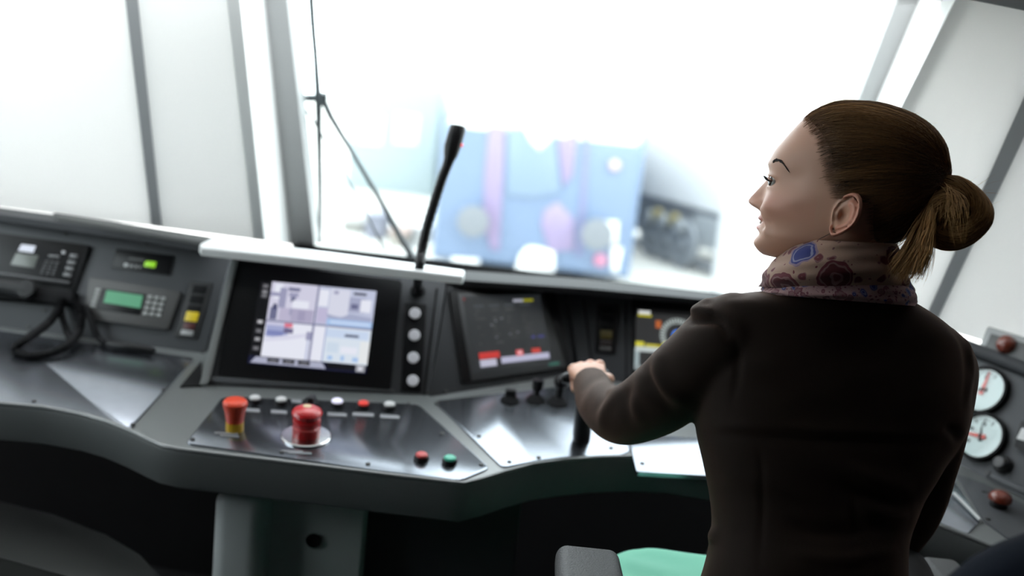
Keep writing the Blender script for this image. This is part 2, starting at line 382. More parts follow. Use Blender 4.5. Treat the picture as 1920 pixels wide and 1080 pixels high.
# coach on the left, further back
YC = 24.0
co = thing('railway_coach', (hy(735, 400, YC)[0], YC, ZG), 'very pale blue coach standing in the glare left of the locomotive', 'coach')
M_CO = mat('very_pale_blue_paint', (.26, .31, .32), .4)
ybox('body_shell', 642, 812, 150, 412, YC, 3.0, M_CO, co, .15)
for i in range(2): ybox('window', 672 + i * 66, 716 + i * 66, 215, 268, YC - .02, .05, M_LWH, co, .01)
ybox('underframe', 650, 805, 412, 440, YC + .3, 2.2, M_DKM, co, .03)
# freight wagon on the right
g0, g1 = hz(1178, 466, ZG), hz(1352, 531, ZG); gd = nrm(g1 - g0); gn = np.array([gd[1], -gd[0], 0]); gn = gn if gn @ (CAM - g0) > 0 else -gn; gl_ = np.linalg.norm(g1 - g0)
wg = thing('freight_wagon', (g0 + g1) / 2, 'pale grey freight wagon with bogie wheels and yellow axle caps right of the locomotive', 'wagon')
M_WG = mat('pale_grey_wagon_paint', (.6, .6, .6), .5); M_WG2 = mat('mid_grey_bogie', (.155, .165, .18), .6); M_WH_ = mat('grey_wheel', (.20, .215, .235), .5)
M_HUB = mat('pale_wheel_hub', (.245, .26, .275), .4); M_YC = mat('yellow_axle_cap', (.26, .215, .09), .5)
def wbox(name, s0, s1, z0, z1, d0, d1, m): return finish(name, bm_box(g0 + gd * (s0 + s1) / 2 - gn * (d0 + d1) / 2 + Z3 * ((z0 + z1) / 2), s1 - s0, abs(d1 - d0), z1 - z0, .02, X=gd, Y=gn), m, wg)
Z3 = np.array([0, 0, 1.0])
wbox('body', -.5, gl_, 1.05, 2.9, .1, 2.6, M_WG); wbox('underframe', -.5, gl_, .75, 1.05, .15, 2.5, M_WG2); wbox('bogie_frame', -.4, gl_ * .62, .35, .78, .2, .35, M_WG2)
wbox('equipment_box', gl_ * .64, gl_ * .98, .45, .95, .05, .7, mat('pale_equipment_box', (.26, .275, .285), .5)); wbox('guard_rail', -.5, gl_, .08, .22, .05, .2, M_WG2)
for k, (s, zz) in enumerate(((.27, .42), (.42, .42), (.60, .42))):
    o_ = g0 + gd * s * gl_ + Z3 * zz
    w_ = finish('wheel', bm_lathe([(.40, -.06), (.42, 0), (.40, .06), (.30, .07), (.28, .04), (.12, .05), (.11, .10), (0, .11)], o_, gn, 28), M_WH_, wg)
    finish('hub', bm_lathe([(.13, .08), (.12, .17), (0, .18)], o_ + Z3 * .30 + gn * .02, gn, 18), M_HUB, wg)
for s in (.33, .515): finish('axle_cap', bm_lathe([(.11, .0), (.11, .10), (0, .12)], g0 + gd * s * gl_ + Z3 * .80 + gn * .04, gn, 18), M_YC, wg, label='yellow cap')
# white lineside cabinet, crates, trees
cb = thing('lineside_cabinet', hz(1400, 560, ZG), 'white lineside cabinet against the glare beside the freight wagon', 'cabinet')
ca, cb_ = hy(1352, 540, 13.6), hy(1470, 555, 13.6)
finish('housing', bm_box(((ca[0] + cb_[0]) / 2, 14.0, ZG + .9), cb_[0] - ca[0], .8, 1.8, .03), M_LWH, cb); finish('roof', bm_box(((ca[0] + cb_[0]) / 2, 14.0, ZG + 1.84), cb_[0] - ca[0] + .1, .9, .08, .02), M_LWH, cb)
def crate(label, px0, px1, ytop, Y, m, m2, name='crate'):
    a, b = hy(px0, 470, Y), hy(px1, 470, Y); t = hy((px0 + px1) / 2, ytop, Y); c = (a[0] + b[0]) / 2; w = b[0] - a[0]
    o = thing(name, (c, Y + .4, ZG), label, 'crate' if name == 'crate' else 'bin')
    finish('body', bm_box((c, Y + .4, (ZG + t[2] - .06) / 2), w, .8, t[2] - .06 - ZG, .02), m, o); finish('lid', bm_box((c, Y + .4, t[2] - .03), w * 1.05, .86, .07, .02), m2, o); return o
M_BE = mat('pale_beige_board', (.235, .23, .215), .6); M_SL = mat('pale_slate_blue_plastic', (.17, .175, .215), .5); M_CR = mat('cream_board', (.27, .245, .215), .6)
crate('pale beige crate standing in the yard left of the wiper arm', 638, 678, 414, 17, M_BE, M_BE)
crate('slate blue waste bin beside the beige crate behind the wiper arm', 682, 716, 402, 16.5, M_SL, M_SL, 'waste_bin')
crate('cream crate in the yard between the blue bin and the gooseneck microphone', 728, 764, 432, 16, M_CR, mat('pale_orange_lid', (.30, .205, .17), .5))
crate('white crate in the yard just left of the gooseneck microphone', 775, 802, 426, 16.9, M_LWH, M_LWH)
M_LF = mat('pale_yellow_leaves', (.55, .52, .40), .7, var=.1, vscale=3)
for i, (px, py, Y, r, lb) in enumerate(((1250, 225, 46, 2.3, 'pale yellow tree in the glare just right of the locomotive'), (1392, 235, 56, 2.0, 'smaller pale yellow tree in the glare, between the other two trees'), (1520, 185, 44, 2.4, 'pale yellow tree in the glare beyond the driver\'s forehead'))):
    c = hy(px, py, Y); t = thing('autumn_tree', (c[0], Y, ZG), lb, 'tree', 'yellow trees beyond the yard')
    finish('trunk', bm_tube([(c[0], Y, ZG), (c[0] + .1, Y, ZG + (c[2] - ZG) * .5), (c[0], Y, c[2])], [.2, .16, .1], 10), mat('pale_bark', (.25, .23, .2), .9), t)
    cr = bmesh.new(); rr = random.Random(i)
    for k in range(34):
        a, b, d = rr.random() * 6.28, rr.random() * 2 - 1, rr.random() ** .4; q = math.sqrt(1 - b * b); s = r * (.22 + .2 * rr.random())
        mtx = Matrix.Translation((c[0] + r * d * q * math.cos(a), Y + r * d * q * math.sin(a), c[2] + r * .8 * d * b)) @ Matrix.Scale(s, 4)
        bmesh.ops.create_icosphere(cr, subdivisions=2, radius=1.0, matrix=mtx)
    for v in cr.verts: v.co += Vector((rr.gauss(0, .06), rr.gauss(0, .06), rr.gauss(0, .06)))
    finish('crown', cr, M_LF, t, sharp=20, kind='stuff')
# wiper outside the windscreen
M_WIP = mat('grey_wiper_paint', (.10, .105, .11), .5)
wp = thing('windscreen_wiper', PW.at(600, 461, -.05), 'grey windscreen wiper with upright blade and slanting arm, left side of the windscreen', 'wiper')
def q_(x, y, o=-.06): return PW.at(x, y, o)
finish('blade', bm_tube([q_(580, -60), q_(586, 40), q_(592, 110), q_(597, 190), q_(599, 300), q_(600, 380), q_(600, 455)], [.007, .007, .007, .009, .007, .0065, .006], 8), M_WIP, wp)
finish('blade_bracket', bm_prism([q_(x, y) for x, y in ((556, 178), (564, 181), (594, 181), (596, 177), (612, 178), (611, 200), (598, 198), (594, 189), (566, 189), (557, 194))], PW.n, .012, .002), M_WIP, wp)
finish('arm', bm_tube([q_(610, 196), q_(620, 218), q_(660, 285), q_(710, 370), q_(752, 446), q_(772, 480)], [.009, .008, .006, .007, .010, .011], 8), M_WIP, wp)
finish('thin_arm', bm_tube([q_(563, 190), q_(610, 262), q_(680, 388), q_(722, 470)], [.004, .0025, .003, .0045], 6), M_WIP, wp)
finish('pivot', bm_lathe([(.018, 0), (.018, .03), (.012, .036), (0, .038)], q_(772, 482, -.07), PW.n, 18), M_WIP, wp)

# ------------------------------------------------------------------ control desk
ZD = 0.78
DK = Flat(ZD)
PL_ = Plane((0, 612), (385, 662), 25, ZD)
PM = Plane((378, 722), (800, 742), 25, ZD)
PC = Plane((862, 735), (1080, 704), 25, ZD)
PD = Plane((1085, 706), (1200, 722), 25, ZD)
PR = Plane((1786, 863), (1920, 935), 25, ZD)
edge_px = [(-180, 742), (-60, 751), (0, 757), (80, 764), (150, 776), (200, 790), (245, 808), (280, 825), (305, 836), (335, 843), (400, 851), (500, 863), (600, 875), (720, 890), (840, 904), (870, 907), (905, 898), (950, 884), (1000, 871), (1060, 863), (1120, 858), (1190, 856), (1260, 860), (1400, 882), (1550, 920), (1735, 976), (1815, 1006), (1920, 1052), (2100, 1145)]
edge = [hz(x, y, ZD) for x, y in edge_px]
desk = thing('control_desk', (-.1, 1.9, 0), 'dark grey angular train control desk with bluish metal plates and tilted instrument panels', 'desk')
back = [(q[0], q[1], zdesk(q[1])) for q in ((1.42, 1.25), (1.40, 1.45), (.97, 2.0), (.60, 2.28), (.2, 2.37), (-.5, 2.36), (-1.7, 2.38), (-1.7, 1.72))]
finish('worktop', bm_prism(edge + [np.array(p) for p in back], DN, .02), M_DESK, desk)
# fascia: hangs below the front edge, slightly set back at the foot
rowt, rowm, rowb, rowi = [], [], [], []
for i, p in enumerate(edge):
    t = nrm(edge[min(i + 1, len(edge) - 1)] - edge[max(i - 1, 0)]); o = np.array([t[1], -t[0], 0]); o = o if o[1] < 0 else -o
    rowt.append(p + o * .001 + [0, 0, -.001]); rowm.append(p + o * .006 + [0, 0, -.008]); rowb.append(p + o * .004 + [0, 0, -.070]); rowi.append(p - o * .012 + [0, 0, -.078])
fa = bm_strip([rowt, rowm, rowb, rowi]); bmesh.ops.solidify(fa, geom=fa.faces[:], thickness=.004)
finish('fascia', fa, M_FASC, desk, sharp=50)
# inset plates
def plate(pts, r=.012, h=.003, name='inset_plate', m=M_PLATE, off=0.0):
    P = round_poly([hz(x, y, ZD + h + off) for x, y in pts], r)
    return finish(name, bm_prism(P, DN, h + off + .002, .0012), m, desk)
plate([(-160, 594), (0, 620), (365, 671), (243, 803), (206, 787), (150, 770), (60, 757), (0, 752), (-160, 737)])
plate([(418, 744), (784, 758), (918, 877), (863, 900), (700, 880), (348, 831)])
plate([(815, 752), (930, 738), (1075, 722), (1150, 728), (1182, 846), (1160, 853), (1060, 856), (1000, 864), (942, 876)])
plate([(1177, 815), (1340, 822), (1700, 925), (1700, 958), (1550, 918), (1390, 896), (1320, 891), (1194, 884)], r=.006, off=.004)
plate([(1760, 885), (1781, 888), (1838, 976), (1814, 1001), (1738, 969)], r=.004)
plate([(1792, 888), (1850, 908), (1925, 948), (1960, 1010), (1905, 1020), (1846, 977)], r=.006, m=M_PANEL)
rb = [hz(1789, 925, ZD + .008), hz(1838, 975, ZD + .008)]
finish('divider_rib', bm_tube(rb, .003, 8), M_LITE, desk)
# front edge nosing
finish('edge_nosing', bm_tube([p + np.array([0, 0, .0005]) for p in edge], .0045, 8), M_DESK, desk)
# instrument panels
def panel(plane, pts, m, depth=.05, bev=.003): return finish('instrument_panel', bm_prism([plane.at(x, y) for x, y in pts], plane.n, depth, bev), m, desk)
panel(PL_, [(-220, 372), (0, 404), (300, 444), (436, 474), (383, 664), (0, 614), (-220, 586)], M_PANEL)
panel(PM, [(440, 474), (640, 499), (838, 520), (804, 744), (600, 733), (374, 722)], M_PANEL, .10)
panel(PC, [(840, 528), (1066, 535), (1090, 704), (806, 744)], M_PANEL_D)
panel(PD, [(1060, 530), (1500, 566), (1500, 760), (1087, 707)], M_PANEL_D)
pr = [(1740, 843), (1786, 864), (1920, 936), (2010, 985), (2010, 735), (1920, 693), (1820, 655), (1745, 626)]
panel(PR, pr, M_PANEL)
fill = [PD.at(1500, 566), PD.at(1500, 760), PR.at(1740, 843), PR.at(1745, 626)]
fn = nrm(np.cross(fill[1] - fill[0], fill[3] - fill[0])); fn = fn if fn[1] < 0 else -fn
finish('instrument_panel', bm_prism(fill, fn, .03), M_PANEL_D, desk)
# panel rims and seams
def bar(plane, pts, h, m, name='panel_rim', bev=.003): return finish(name, bm_prism([plane.at(x, y, h) for x, y in pts], plane.n, h + .004, bev), m, desk)
bar(PM, [(436, 478), (448, 480), (392, 714), (386, 722), (374, 721)], .012, mat('grey_rim_paint', (0.24, 0.25, 0.25), .4))
bar(PM, [(392, 704), (740, 731), (738, 737), (390, 717)], .006, M_PANEL)
bar(PM, [(818, 540), (822, 540), (797, 742), (793, 742)], .003, M_BLKM, 'panel_seam')
bar(PD, [(1092, 560), (1096, 560), (1116, 712), (1112, 712)], .002, M_BLKM, 'panel_seam')
bar(PD, [(1172, 565), (1176, 565), (1176, 715), (1172, 715)], .002, M_BLKM, 'panel_seam')
# dashboard top and hoods
dt = [PL_.at(-220, 372), PL_.at(436, 474), PM.at(440, 478), PM.at(838, 520), PC.at(840, 528), PC.at(1066, 535), PD.at(1060, 530), PD.at(1500, 566), PR.at(1745, 626), PR.at(1920, 693), PR.at(2010, 735)]
dt = sorted((p for k, p in enumerate(dt) if k not in (2, 4, 6)), key=lambda p: p[0])
wx = [(-1.886, 2.66), (-.60, 2.53), (-.595, 2.74), (.741, 2.66), (1.097, 2.06), (1.272, 1.92)]
dtr = [[np.array([p[0], p[1] + .015, .89]) for p in dt], [np.array([p[0], max(p[1] + .03, float(np.interp(p[0], [q[0] for q in wx], [q[1] for q in wx])) - .03), .89]) for p in dt]]
dtb = bm_strip(dtr); bmesh.ops.solidify(dtb, geom=dtb.faces[:], thickness=.01)
finish('dashboard_top', dtb, mat('pale_dashboard_paint', (0.5, 0.51, 0.51), .35), desk)
def hood(back_px, front_px, z, th, m, name='hood', bev=.004):
    P = [hz(x, y, z) for x, y in back_px] + [hz(x, y, z) for x, y in front_px[::-1]]
    return finish(name, bm_prism(P, (0, 0, 1), th, bev, 3), m, desk)
hood([(-220, 358), (0, 389), (250, 421), (402, 447)], [(-220, 372), (0, 402), (250, 437), (398, 461)], 1.012, .016, M_PANEL_D)
hood([(100, 397), (404, 445)], [(108, 407), (396, 455)], 1.022, .010, mat('mid_grey_cover', (0.055, 0.057, 0.056), .6, spec=.3), 'hood_cover')
hood([(398, 444), (665, 479), (872, 506)], [(374, 456), (378, 463), (660, 494), (868, 517)], 1.030, .018, M_HOOD, 'pale_hood', .006)
hood([(836, 504), (1100, 523), (1345, 551), (1500, 570)], [(836, 524), (1100, 541), (1345, 563), (1500, 582)], .988, .014, M_BLKM)
tp = [PR.at(x, y, .004) + np.array([0, 0, .004]) for x, y in ((1745, 627), (1820, 657), (1920, 695), (2010, 737))]
finish('hood_roll', bm_tube(catmull(tp, 4), .016, 14), M_PANEL_D, desk)
bar(PL_, [(274, 439), (353, 451), (351, 460), (272, 448)], .010, mat('mid_grey_cover', (0.055, 0.057, 0.056), .6, spec=.3), 'grab_strip')
bar(PL_, [(356, 454), (374, 457), (372, 466), (354, 463)], .004, M_BLKM, 'slot')
# lower strip on the right console
bar(PR, [(1852, 884), (1925, 917), (1925, 929), (1848, 893)], .006, M_PANEL, 'cable_strip')
# flat black patch marking the dark gap behind the left plate, pedestal, knee panels, lower ledge
finish('dark_gap_patch', bm_prism([hz(x, y, ZD + .004) for x, y in ((338, 724), (378, 676), (378, 722))], DN, .005), M_BLKM, desk)
def upright(x0, x1, ytop, wy, m, depth, name, bev=0.01):
    a, b = hy(x0, ytop, wy), hy(x1, ytop, wy)
    c = (a + b) / 2; sx = abs(b[0] - a[0])
    return finish(name, bm_box((c[0], wy + depth / 2, .315), sx, depth, .63, bev, segs=4), m, desk)
upright(397, 495, 950, 1.72, mat('grey_pedestal_paint', (0.46, 0.48, 0.48), .5), .30, 'pedestal', .03)
upright(488, 684, 960, 1.78, mat('knee_panel_paint', (0.42, 0.44, 0.43), .55), .25, 'knee_panel', .004)
upright(680, 975, 970, 1.83, M_PANEL_D, .25, 'knee_panel', .004)
hc = hy(588, 1013, 1.777); finish('round_socket', bm_lathe([(.010, 0), (.014, 0), (.015, .003), (.013, .005), (.011, .002), (.0, .001)], hc, (0, -1, 0), 24), M_BLKM, desk)
lg = [hz(x, y, .45) for x, y in ((-220, 905), (0, 938), (100, 965), (200, 1000), (262, 1040), (315, 1090), (320, 1150), (150, 1083), (0, 1046), (-220, 1010))]
finish('footrest_ledge', bm_prism(lg, (0, 0, 1), .05, .006), mat('dark_ledge_rubber', (0.06, 0.06, 0.058), .6), desk)
# screws
sm = bm_lathe([(.0045, -.001), (.0045, .0012), (.0035, .0018), (.0, .0014)], (0, 0, 0), (0, 0, 1), 10)
me_s = bpy.data.meshes.new('screw'); sm.to_mesh(me_s); sm.free(); me_s.materials.append(M_SCREW)
def screw(p, n):
    o = bpy.data.objects.new('screw', me_s); COL.objects.link(o); o.parent = desk; o.location = V(np.array(p) - BASE[desk])
    o.rotation_mode = 'QUATERNION'; o.rotation_quaternion = V(n).to_track_quat('Z', 'Y'); BASE[o] = BASE[desk]
for x, y in ((64, 752), (307, 731), (249, 796), (361, 824), (528, 848), (690, 870), (903, 871), (766, 757), (829, 813), (898, 818), (819, 756), (955, 866), (1146, 840), (1204, 869), (1010, 858), (1852, 973), (1846, 922)):
    screw(hz(x, y, ZD + .0035 + (.004 if x == 1204 else 0)), DN)
for x, y in ((123, 438), (275, 457), (83, 581), (52, 613), (380, 661)): screw(PL_.at(x, y, .001), PL_.n)
for x, y in ((394, 713), (602, 728), (803, 737)): screw(PM.at(x, y, .007), PM.n)
for x, y in ((836, 734), (968, 714)): screw(PC.at(x, y, .002), PC.n)
screw(PR.at(1851, 887, .007), PR.n)

# ------------------------------------------------------------------ devices in the panels
def device(name, label, cat, plane, q, h, m, bev=.003, r=.004, group=None, body='housing', depth=.01):
    P = plane.quad(q); c = np.mean(P, axis=0); lo = min(p[2] for p in P)
    t = thing(name, (c[0], c[1], lo), label, cat, group)
    finish(body, bm_prism(round_poly(plane.quad(q, h), r), plane.n, h + depth, bev), m, t)
    return t
def block(t, name, plane, q, h0, h, m, bev=.0012, r=0.0, label=None):
    """small slab from height h0 to h0 + h over the plane"""
    P = plane.quad(q, h0 + h)
    return finish(name, bm_prism(round_poly(P, r) if r else P, plane.n, h, bev), m, t, label=label)
def sub(q, u0, v0, u1, v1): return [tuple(bilin(q, *t)) for t in ((u0, v0), (u1, v0), (u1, v1), (u0, v1))]

# radio
RQ = [(-130, 418), (168, 460), (137, 546), (-150, 505)]
rad = device('radio_unit', 'black radio telephone panel with small grey display and keys at left frame edge', 'radio', PL_, RQ, .010, M_BLK, .003, .006)
block(rad, 'display', PL_, [(30, 474), (72, 479), (64, 503), (19, 496)], .010, .001, mat('grey_lcd', (0.10, 0.11, 0.10), .3, emit=.06))
block(rad, 'paper_label', PL_, [(40, 458), (67, 461), (62, 474), (34, 470)], .010, .0008, mat('white_paper_label', (0.62, 0.62, 0.70), .5, emit=.10), 0)  # label brightened by a faint glow, it is no lamp
KM = mat('grey_rubber_key', (0.07, 0.07, 0.075), .5)
kq = [(85, 486), (114, 490), (104, 519), (73, 514)]
for i in range(3):
    for j in range(5): block(rad, 'key', PL_, sub(kq, i / 3 + .03, j / 5 + .03, (i + 1) / 3 - .09, (j + 1) / 5 - .06), .010, .003, KM, .0008)
sq = [(132, 474), (147, 476), (131, 523), (116, 520)]
for j in range(4): block(rad, 'soft_key', PL_, sub(sq, .02, j / 4 + .03, .98, (j + 1) / 4 - .07), .010, .004, mat('worn_grey_key', (0.12, 0.12, 0.125), .45), .001)
block(rad, 'slider', PL_, [(91, 477), (112, 479), (111, 484), (90, 481)], .010, .003, mat('worn_grey_key', (0.12, 0.12, 0.125), .45), .0008)
block(rad, 'indicator_lamp', PL_, [(116, 470), (122, 471), (121, 476), (115, 475)], .010, .003, M_CAP, .0008)
block(rad, 'ledge', PL_, [(-140, 492), (130, 527), (129, 532), (-140, 497)], .010, .010, KM, .002)
crq = [(-150, 503), (138, 546), (134, 566), (104, 569), (-150, 545)]
finish('cradle', bm_prism(PL_.quad(crq, .03), PL_.n, .035, .005), M_BLKM, rad)
# handset in the cradle, with its coiled cord
hs = thing('telephone_handset', PL_.at(20, 540, .03), 'dark telephone handset resting in the black radio cradle, thick coiled cord looping onto the desk', 'handset')
hsP = [PL_.at(x, y, .042) for x, y in ((-120, 521), (-80, 524), (-30, 531), (10, 537), (52, 543))]
finish('handle', bm_tube(hsP, [.020, .017, .014, .016, .020], 12, flat=.6, ref=PL_.n), mat('dark_grey_handset', (0.014, 0.014, 0.015), .5, spec=.25), hs)
finish('earpiece', bm_lathe([(.020, -.004), (.022, .004), (.020, .012), (.0, .013)], PL_.at(52, 543, .040), PL_.n, 18), mat('dark_grey_handset', (0.014, 0.014, 0.015), .5, spec=.25), hs)
def cord(name, P, r, t):
    Q = catmull(P, 26); n = len(Q)
    return finish(name, bm_tube(Q, [r * (1 + .16 * math.sin(i * 1.9)) for i in range(n)], 9), M_BLKM, t, sharp=80)
cord('coiled_cord', [PL_.at(117, 560, .03), PL_.at(110, 580, .035), PL_.at(88, 608, .055), hz(46, 638, ZD + .035), hz(29, 655, ZD + .016), hz(52, 667, ZD + .012), hz(96, 662, ZD + .014), hz(128, 646, ZD + .022), PL_.at(147, 622, .035), PL_.at(152, 590, .025), PL_.at(140, 566, .03)], .0088, hs)
cord('straight_cord', [PL_.at(112, 568, .02), PL_.at(116, 592, .025), PL_.at(126, 622, .03), hz(134, 642, ZD + .02)], .007, hs)
tm = thing('hand_microphone', hz(248, 654, ZD), 'slim black microphone lying on the left desk plate, short cable running up to the panel', 'microphone')
finish('barrel', bm_tube([hz(x, y, ZD + .014) for x, y in ((200, 644), (210, 647), (245, 651), (280, 656), (289, 658))], [.006, .010, .010, .009, .006], 12), M_BLK, tm)
cord('cable', [PL_.at(146, 575, .012), PL_.at(162, 580, .022), PL_.at(172, 604, .03), PL_.at(184, 632, .03), hz(198, 645, ZD + .014)], .0062, tm)

# indicator with green lamp
IQ = [(218, 466), (326, 479), (317, 516), (208, 502)]
ind = device('indicator_panel', 'small black indicator panel with one lit green lamp above the keypad terminal', 'indicator', PL_, IQ, .004, M_BLK, .002, .003)
block(ind, 'green_lamp', PL_, [(273, 489), (293, 491), (290, 502), (269, 499)], .004, .002, mat('lit_green_lamp', (0.24, 0.52, 0.02), .4, emit=.75), .001, .002, 'lit green lamp')
print_mesh('printed_symbols', ind, PL_, IQ, [(.20, .68, .27, .85, (.6, .6, .6)), (.30, .72, .36, .84, (.35, .35, .35)), (.39, .72, .44, .84, (.3, .3, .3)), (.47, .72, .50, .84, (.3, .3, .3)), (.25, .36, .52, .46, (.10, .10, .10))], M_PRINT, .0046)
# keypad terminal
TQ = [(167, 519), (338, 547), (314, 618), (156, 596)]
ter = device('keypad_terminal', 'brownish grey terminal with green display and number keypad on the left panel', 'terminal', PL_, TQ, .010, mat('warm_grey_plastic', (0.045, 0.043, 0.042), .5), .003, .004)
block(ter, 'screen_surround', PL_, [(192, 540), (272, 552), (262, 591), (181, 579)], .010, .002, M_BLK, .001)
block(ter, 'display', PL_, [(200, 544), (268, 554), (263, 578), (194, 567)], .012, .0006, mat('lit_green_lcd', (0.06, 0.22, 0.12), .35, emit=.55), 0, 0, 'green display')
LK = mat('pale_key', (0.36, 0.37, 0.36), .5)
for j in range(5): block(ter, 'function_key', PL_, sub([(180, 539), (190, 541), (178, 578), (168, 576)], .05, j / 5 + .02, .95, (j + 1) / 5 - .05), .010, .003, LK, .001)
for i in range(3):
    for j in range(4): block(ter, 'number_key', PL_, sub([(277, 551), (313, 556), (302, 597), (265, 592)], i / 3 + .04, j / 4 + .04, (i + 1) / 3 - .07, (j + 1) / 4 - .07), .010, .003, LK, .001)
# narrow lamp strips
def lamp_strip(q, plane, label, dim):
    t = device('lamp_strip', label, 'indicator', plane, q, .004, M_BLK if dim else mat('dark_strip_plastic', (0.022, 0.022, 0.023), .5, spec=.3), .002, .002, group='lamp strips')
    e = .05 if dim else .5
    for a, b in ((.06, .2), (.24, .38), (.42, .54)): block(t, 'dark_window', plane, sub(q, .2, a, .8, b), .004, .0015, M_BLKM, .0006)
    block(t, 'yellow_window', plane, sub(q, .22, .53, .78, .70), .004, .002, mat('yellow_lamp_%s' % ('dim' if dim else 'lit'), (.075, .058, .008) if dim else (.42, .32, .01), .4, emit=e), .0008, 0, 'yellow window')
    block(t, 'red_window', plane, sub(q, .24, .73, .76, .84), .004, .002, mat('red_lamp_%s' % ('dim' if dim else 'dull'), (.012, .008, .008) if dim else (.06, .012, .012), .4, emit=.2), .0008, 0, None if dim else 'dull red window')
    block(t, 'label_window', plane, sub(q, .22, .86, .78, .95), .004, .002, mat('grey_lamp_%s' % ('dim' if dim else 'pale'), (.06, .06, .06) if dim else (.35, .35, .35), .4), .0008)
lamp_strip([(357, 527), (399, 531), (368, 636), (327, 631)], PL_, 'upright lamp strip with lit yellow window, left of the bright camera monitor', False)
lamp_strip([(1120, 569), (1160, 572), (1154, 664), (1115, 661)], PD, 'upright black lamp strip with faint yellow window above the driver\'s hand', True)

# camera monitor
MQ = [(444, 489), (754, 526), (732, 731), (408, 704)]
mon = device('camera_monitor', 'bright black-framed monitor showing four pale camera views beside four white buttons', 'monitor', PM, MQ, .006, M_BLK, .003, .004, body='bezel')
SQ = [(489, 526), (706, 546), (686, 701), (464, 681)]
def mix(a, b, t): return tuple(x * (1 - t) + y * t for x, y in zip(a, b))
PAL = lin(205, 205, 228); WHT = lin(236, 238, 250); LAV = lin(160, 160, 190); SLT = lin(110, 112, 145); BLU = lin(170, 200, 240); DKB = lin(40, 45, 90); BK = lin(18, 18, 22); GR = lin(120, 120, 125)
pic = [(0, 0, 1, 1, BK), (.10, 0, 1, .90, PAL)]
# view 1 (top left), a platform seen from a coach door
pic += [(.10, 0, .50, .46, lin(214, 212, 232)), (.13, .02, .20, .20, WHT), (.10, .12, .18, .17, LAV), (.18, .06, .24, .30, LAV), (.25, .05, .35, .09, SLT), (.26, .11, .34, .16, LAV), (.28, .16, .32, .22, SLT),
        (.30, .20, .44, .29, WHT), (.30, .30, .49, .45, lin(178, 172, 200)), (.20, .30, .30, .45, lin(192, 186, 212)), (.12, .30, .18, .45, SLT), (.14, .26, .17, .32, DKB), (.285, .30, .305, .38, LAV), (.36, .32, .42, .44, lin(165, 160, 190))]
# view 2 (top right)
pic += [(.52, 0, 1, .46, lin(196, 202, 226)), (.52, .04, .60, .24, WHT), (.52, .26, .61, .44, lin(196, 190, 220)), (.61, .02, .78, .34, lin(220, 222, 238)), (.64, .04, .68, .08, LAV), ('poly', [(.60, .32), (.72, .36), (.80, .30), (.99, .33), (.99, .38), (.62, .40)], lin(170, 176, 205)),
        (.78, .10, .92, .28, lin(168, 172, 200)), (.80, .18, .86, .24, SLT), (.88, .12, .97, .27, WHT), (.81, .04, .92, .07, lin(70, 72, 90)), (.61, .38, 1, .47, BLU), (.64, .40, .98, .43, lin(205, 222, 250))]
# view 3 (lower left)
pic += [(.10, .48, .50, .90, WHT), (.10, .48, .30, .54, lin(205, 205, 230)), (.11, .52, .30, .66, lin(165, 172, 212)), (.12, .58, .26, .64, lin(130, 138, 190)), (.26, .48, .33, .53, lin(225, 120, 140)), (.26, .54, .34, .60, lin(110, 105, 140)), ('poly', [(.11, .68), (.30, .62), (.48, .58), (.48, .62), (.30, .68), (.11, .72)], lin(222, 222, 240)),
        (.455, .56, .50, .66, LAV), (.47, .66, .485, .90, lin(190, 196, 225))]
# view 4 (lower right)
pic += [(.52, .48, 1, .90, lin(222, 232, 244)), (.52, .48, .61, .90, WHT), (.62, .50, .98, .60, lin(205, 220, 244)), (.78, .55, .90, .58, lin(90, 95, 115)), (.64, .66, .74, .78, lin(210, 224, 240)), (.76, .70, .90, .78, WHT), (.66, .82, .70, .87, BLU), (.77, .81, .80, .87, BLU), (.87, .82, .92, .87, BLU), (.92, .62, 1, .88, lin(235, 238, 240))]
pic += [(.10, .455, 1, .478, lin(140, 142, 170)), (.497, 0, .512, .90, lin(125, 128, 160)), (.61, .46, .622, .90, lin(170, 180, 215))]
# icon column and lower bar
for a, c in ((.03, GR), (.10, lin(150, 150, 155)), (.145, GR), (.46, lin(200, 200, 205)), (.57, GR), (.67, lin(170, 170, 175)), (.78, GR)):
    pic += [(.015, a, .085, a + .065, lin(45, 45, 50)), (.03, a + .012, .07, a + .05, c)]
pic += [(0, .90, 1, 1, lin(25, 28, 55)), ('poly', [(.02, .985), (.06, .91), (.62, .91), (.66, .985)], lin(175, 178, 200)), (.66, .91, .90, .975, BK), (.91, .905, .985, .985, lin(170, 172, 180)), (.935, .925, .96, .965, WHT)]
for a in (.16, .29, .42): pic += [(a, .915, a + .10, .965, lin(35, 35, 40)), (a + .02, .935, a + .08, .95, lin(140, 140, 150))]
print_mesh('screen', mon, PM, SQ, pic, mat_attr('lit_camera_screen', emit=.92, base=False, rough=.25), .0065, 'bright screen split into four pale views')
